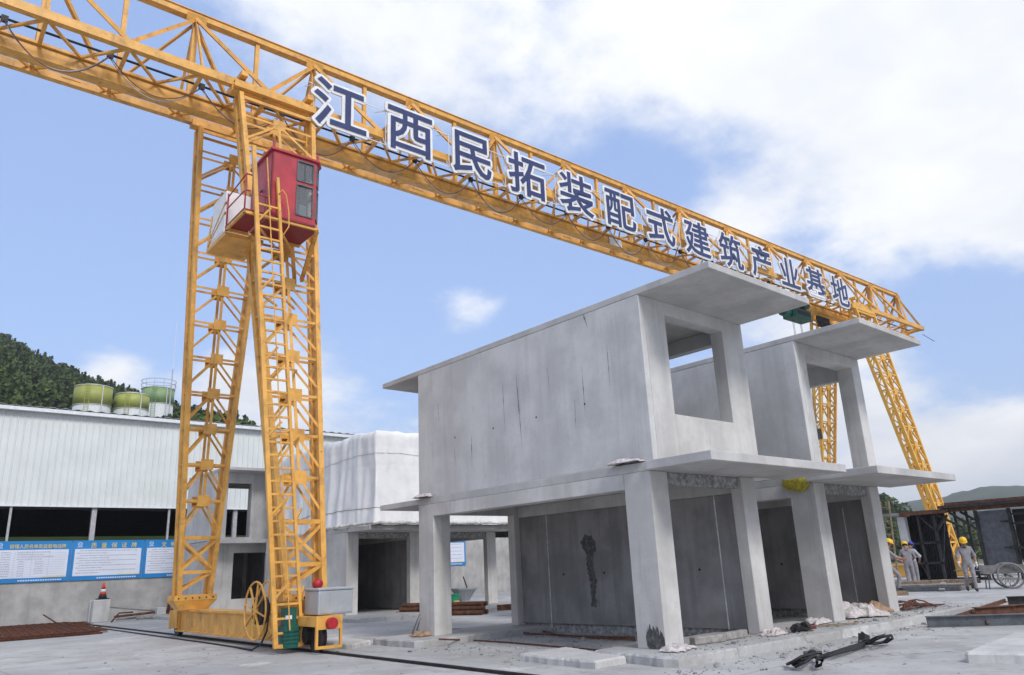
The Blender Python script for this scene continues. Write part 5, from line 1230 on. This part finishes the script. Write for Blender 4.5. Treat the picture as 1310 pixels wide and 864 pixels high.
def person(label, loc, rz, pose, helmet, shirt='uniform', pants='uniform', gloves=False, hold=None, sc=1.):
    t = thing('person', label, 'person', loc, rz, 'workers in hard hats'); t.scale = (sc, sc, sc)
    P = dict(pelvis=(0, 0, .93), spine=(0, 0, 1.12), chest=(0, 0, 1.30), neck=(0, .0, 1.46), head=(0, .015, 1.56), top=(0, .02, 1.66),
             shL=(-.175, 0, 1.39), elL=(-.235, -.02, 1.12), wrL=(-.25, .06, .89), shR=(.175, 0, 1.39), elR=(.235, -.02, 1.12), wrR=(.25, .06, .89),
             hipL=(-.095, 0, .88), knL=(-.10, .02, .48), anL=(-.10, -.02, .09), hipR=(.095, 0, .88), knR=(.10, .02, .48), anR=(.10, -.02, .09),
             toL=(-.11, .15, .04), toR=(.11, .15, .04))
    P.update(pose)
    rad_ = dict(pelvis=(.145, .11), spine=(.14, .105), chest=(.165, .12), neck=.062, head=.07, top=.06, shL=.072, elL=.052, wrL=.034, shR=.072, elR=.052, wrR=.034,
                hipL=.098, knL=.072, anL=.058, hipR=.098, knR=.072, anR=.058, toL=.036, toR=.036)
    J = {k: (P[k], rad_[k]) for k in P}
    B = [('pelvis', 'spine'), ('spine', 'chest'), ('chest', 'neck'), ('neck', 'head'), ('head', 'top'), ('chest', 'shL'), ('shL', 'elL'), ('elL', 'wrL'), ('chest', 'shR'), ('shR', 'elR'), ('elR', 'wrR'),
         ('pelvis', 'hipL'), ('hipL', 'knL'), ('knL', 'anL'), ('anL', 'toL'), ('pelvis', 'hipR'), ('hipR', 'knR'), ('knR', 'anR'), ('anR', 'toR')]
    reg = {('neck', 'head'): 1, ('head', 'top'): 1, ('elL', 'wrL'): 1, ('elR', 'wrR'): 1, ('anL', 'toL'): 3, ('anR', 'toR'): 3}
    for k in (('pelvis', 'hipL'), ('hipL', 'knL'), ('knL', 'anL'), ('pelvis', 'hipR'), ('hipR', 'knR'), ('knR', 'anR')): reg[k] = 2
    me = skin_body(J, B, reg, 'body', [shirt, 'skin', pants, 'shoe', 'hair'], t)
    # head, face and bare hands join the same mesh
    b = MB(); h = (Vector(P['head'])+Vector(P['top']))/2; hd = (Vector(P['top'])-Vector(P['neck'])).normalized()
    rot = Vector((0, 0, 1)).rotation_difference(hd).to_matrix().to_4x4(); m4 = Matrix.Translation(h+Vector((0, .012, .0))) @ rot
    b.m = 1; b.lathe([(.02, -.125), (.05, -.105), (.072, -.06), (.083, .0), (.086, .05), (.07, .095), (.03, .12)], 14, m4 @ Matrix.Diagonal((.93, 1.12, 1, 1)))
    b._a([m4 @ Vector(v) for v in ((-.013, .09, -.03), (.013, .09, -.03), (0, .125, -.035), (0, .092, .025))], [(0, 2, 1), (0, 3, 2), (1, 2, 3), (0, 1, 3)])
    for s in (-1, 1): b.lathe([(.005, -.03), (.016, -.01), (.018, .015), (.006, .03)], 6, m4 @ Matrix.Translation((s*.083, 0, -.005)))
    b.m = 4
    for s in (-1, 1): b.obox(m4 @ Matrix.Translation((s*.032, .088, .008)) @ Matrix.Diagonal((.024, .02, .010, 1))); b.obox(m4 @ Matrix.Translation((s*.032, .090, .026)) @ Matrix.Diagonal((.034, .016, .007, 1)))
    b.obox(m4 @ Matrix.Translation((0, .083, -.068)) @ Matrix.Diagonal((.042, .02, .008, 1)))
    b.lathe([(.088, -.02), (.092, .04), (.075, .1)], 12, m4 @ Matrix.Translation((0, -.022, 0)))
    b.m = 1
    for s, e, w in ((-1, 'elL', 'wrL'), (1, 'elR', 'wrR')):
        if not gloves: hand(b, P[w], Vector(P[w])-Vector(P[e]), s)
    bm = bmesh.new(); bm.from_mesh(me); off = len(bm.verts)
    nv = [bm.verts.new(v) for v in b.v]; bm.verts.ensure_lookup_table()
    for f, mi in zip(b.f, b.mi):
        try: ff = bm.faces.new([nv[i] for i in f]); ff.material_index = mi; ff.smooth = True
        except ValueError: pass
    bm.to_mesh(me); bm.free()
    o = bpy.data.objects.new('body', me); COL.objects.link(o); o.parent = t
    if gloves:
        for s, e, w in ((-1, 'elL', 'wrL'), (1, 'elR', 'wrR')):
            g_ = MB(); hand(g_, P[w], Vector(P[w])-Vector(P[e]), s); dd = (Vector(P[w])-Vector(P[e])).normalized(); g_.tube([Vector(P[w])-dd*.05, Vector(P[w])+dd*.01], [.042, .036], 8); g_.build('glove', 'glove', t, True)
    # helmet with brim
    hm = m4 @ Matrix.Translation((0, .0, .045))
    H_ = MB().lathe([(.128, -.012), (.126, .0), (.122, .035), (.105, .08), (.07, .112), (.02, .125)], 18, hm @ Matrix.Diagonal((.95, 1.12, 1, 1))); H_.build('hard_hat', helmet, t, True)
    MB()._a([hm @ Vector((.115*math.cos(a)*(1.0 if i == 0 else 1.1), .125*math.sin(a)*(1.0 if i == 0 else 1.42), -.004 if i == 0 else -.022)) for i in (0, 1) for a in [math.pi*k/10 for k in range(11)]], [(k, k+1, 12+k, 11+k) for k in range(10)]).build('hat_brim', helmet, t)
    # collar, belt line
    n_ = Vector(P['neck']); MB().tube([(n_.x+.075*math.cos(k*.628), n_.y+.075*math.sin(k*.628)+.005, n_.z-.035) for k in range(11)], .022, 6, False).build('collar', 'uniform_dark', t, True)
    for s, w, e in ((-1, 'elL', 'wrL'), (1, 'elR', 'wrR')):
        a = Vector(P['shL' if s < 0 else 'shR']); c = Vector(P[w]); dd = (c-a).normalized(); MB().tube([c-dd*.10, c+dd*.02], [.070, .072], 10, False).build('sleeve_cuff', shirt, t, True)
    if hold: hold(t, P)
    return t
# walking worker facing the camera
w = V2(1245, 758, 0.0); head_to_cam = math.atan2(CAM.y-w.y, CAM.x-w.x)-math.pi/2
person('person in grey workwear, yellow hard hat and white gloves, walking forward', w, head_to_cam+.15,
       dict(knL=(-.10, .12, .50), anL=(-.10, .10, .10), toL=(-.10, .26, .05), knR=(.10, .02, .49), anR=(.10, -.26, .16), toR=(.11, -.12, .05), hipL=(-.09, .02, .88), hipR=(.09, -.01, .88),
            head=(0, .04, 1.55), top=(0, .07, 1.645), elL=(-.26, -.10, 1.14), wrL=(-.27, -.04, .90), elR=(.26, .05, 1.13), wrR=(.27, .17, .93)), 'helmet_y', gloves=True)
w = V2(1168, 753, 0.0); away = math.atan2(w.y-CAM.y, w.x-CAM.x)-math.pi/2
def cord(t, P): MB().tube([Vector(P['wrR'])+Vector((0, .05, -.08)), Vector((.34, .2, .6)), Vector((.5, .25, .2)), Vector((.8, .3, .02))], .014, 6).build('held_hose', 'black', t, True)
person('person in grey workwear and yellow hard hat standing with back turned', w, away+.1, dict(elR=(.27, .08, 1.14), wrR=(.16, .26, 1.02), elL=(-.27, .06, 1.14), wrL=(-.17, .25, 1.0), head=(0, .05, 1.55), top=(0, .075, 1.64)), 'helmet_y', pants='uniform')
w2 = w+Vector((.75, .15, 0))
person('person in pale shirt and blue hard hat, half hidden beside a yellow-hatted worker', w2, away-.5, dict(elR=(.28, .10, 1.15), wrR=(.15, .27, 1.0), head=(0, .06, 1.54), top=(0, .10, 1.63)), 'helmet_b', shirt='shirt_light', hold=cord)
w3 = V2(1143, 762, 0.0)
person('person in grey workwear and yellow hard hat, mostly hidden behind the concrete column', w3, away-1.3, dict(elR=(.20, .22, 1.16), wrR=(.16, .42, 1.12), elL=(-.22, .2, 1.15), wrL=(-.16, .42, 1.05), knR=(.12, .26, .60), anR=(.12, .16, .22), toR=(.12, .30, .17), head=(0, .10, 1.55), top=(0, .13, 1.645), chest=(0, .05, 1.30), neck=(0, .07, 1.46)), 'helmet_y', sc=1.04)
b = MB().box(-.18, -.05, 0, .30, .4, .13).build('wooden_crate', 'wood', None, loc=w3); b.rotation_euler.z = away-1.3; put(b, 'low wooden box under the raised foot of the half-hidden worker', 'box')
# ------------------------------------------------------------------ air
HAZE = 0.00042
if HAZE:
    m, t, bs = material('haze_air'); t.nodes.remove(bs); pv = nn(t, 'ShaderNodeVolumePrincipled'); pv.inputs['Density'].default_value = HAZE
    pv.inputs['Color'].default_value = (.92, .95, 1, 1); pv.inputs['Anisotropy'].default_value = .2
    t.links.new(pv.outputs[0], t.nodes['Material Output'].inputs['Volume']); M['haze'] = m
    o = MB().box(-2650, -2650, -3.0, 2650, 2650, 190).build('haze', 'haze'); put(o, 'thin pale haze in the air over the valley', 'haze', kind='stuff')
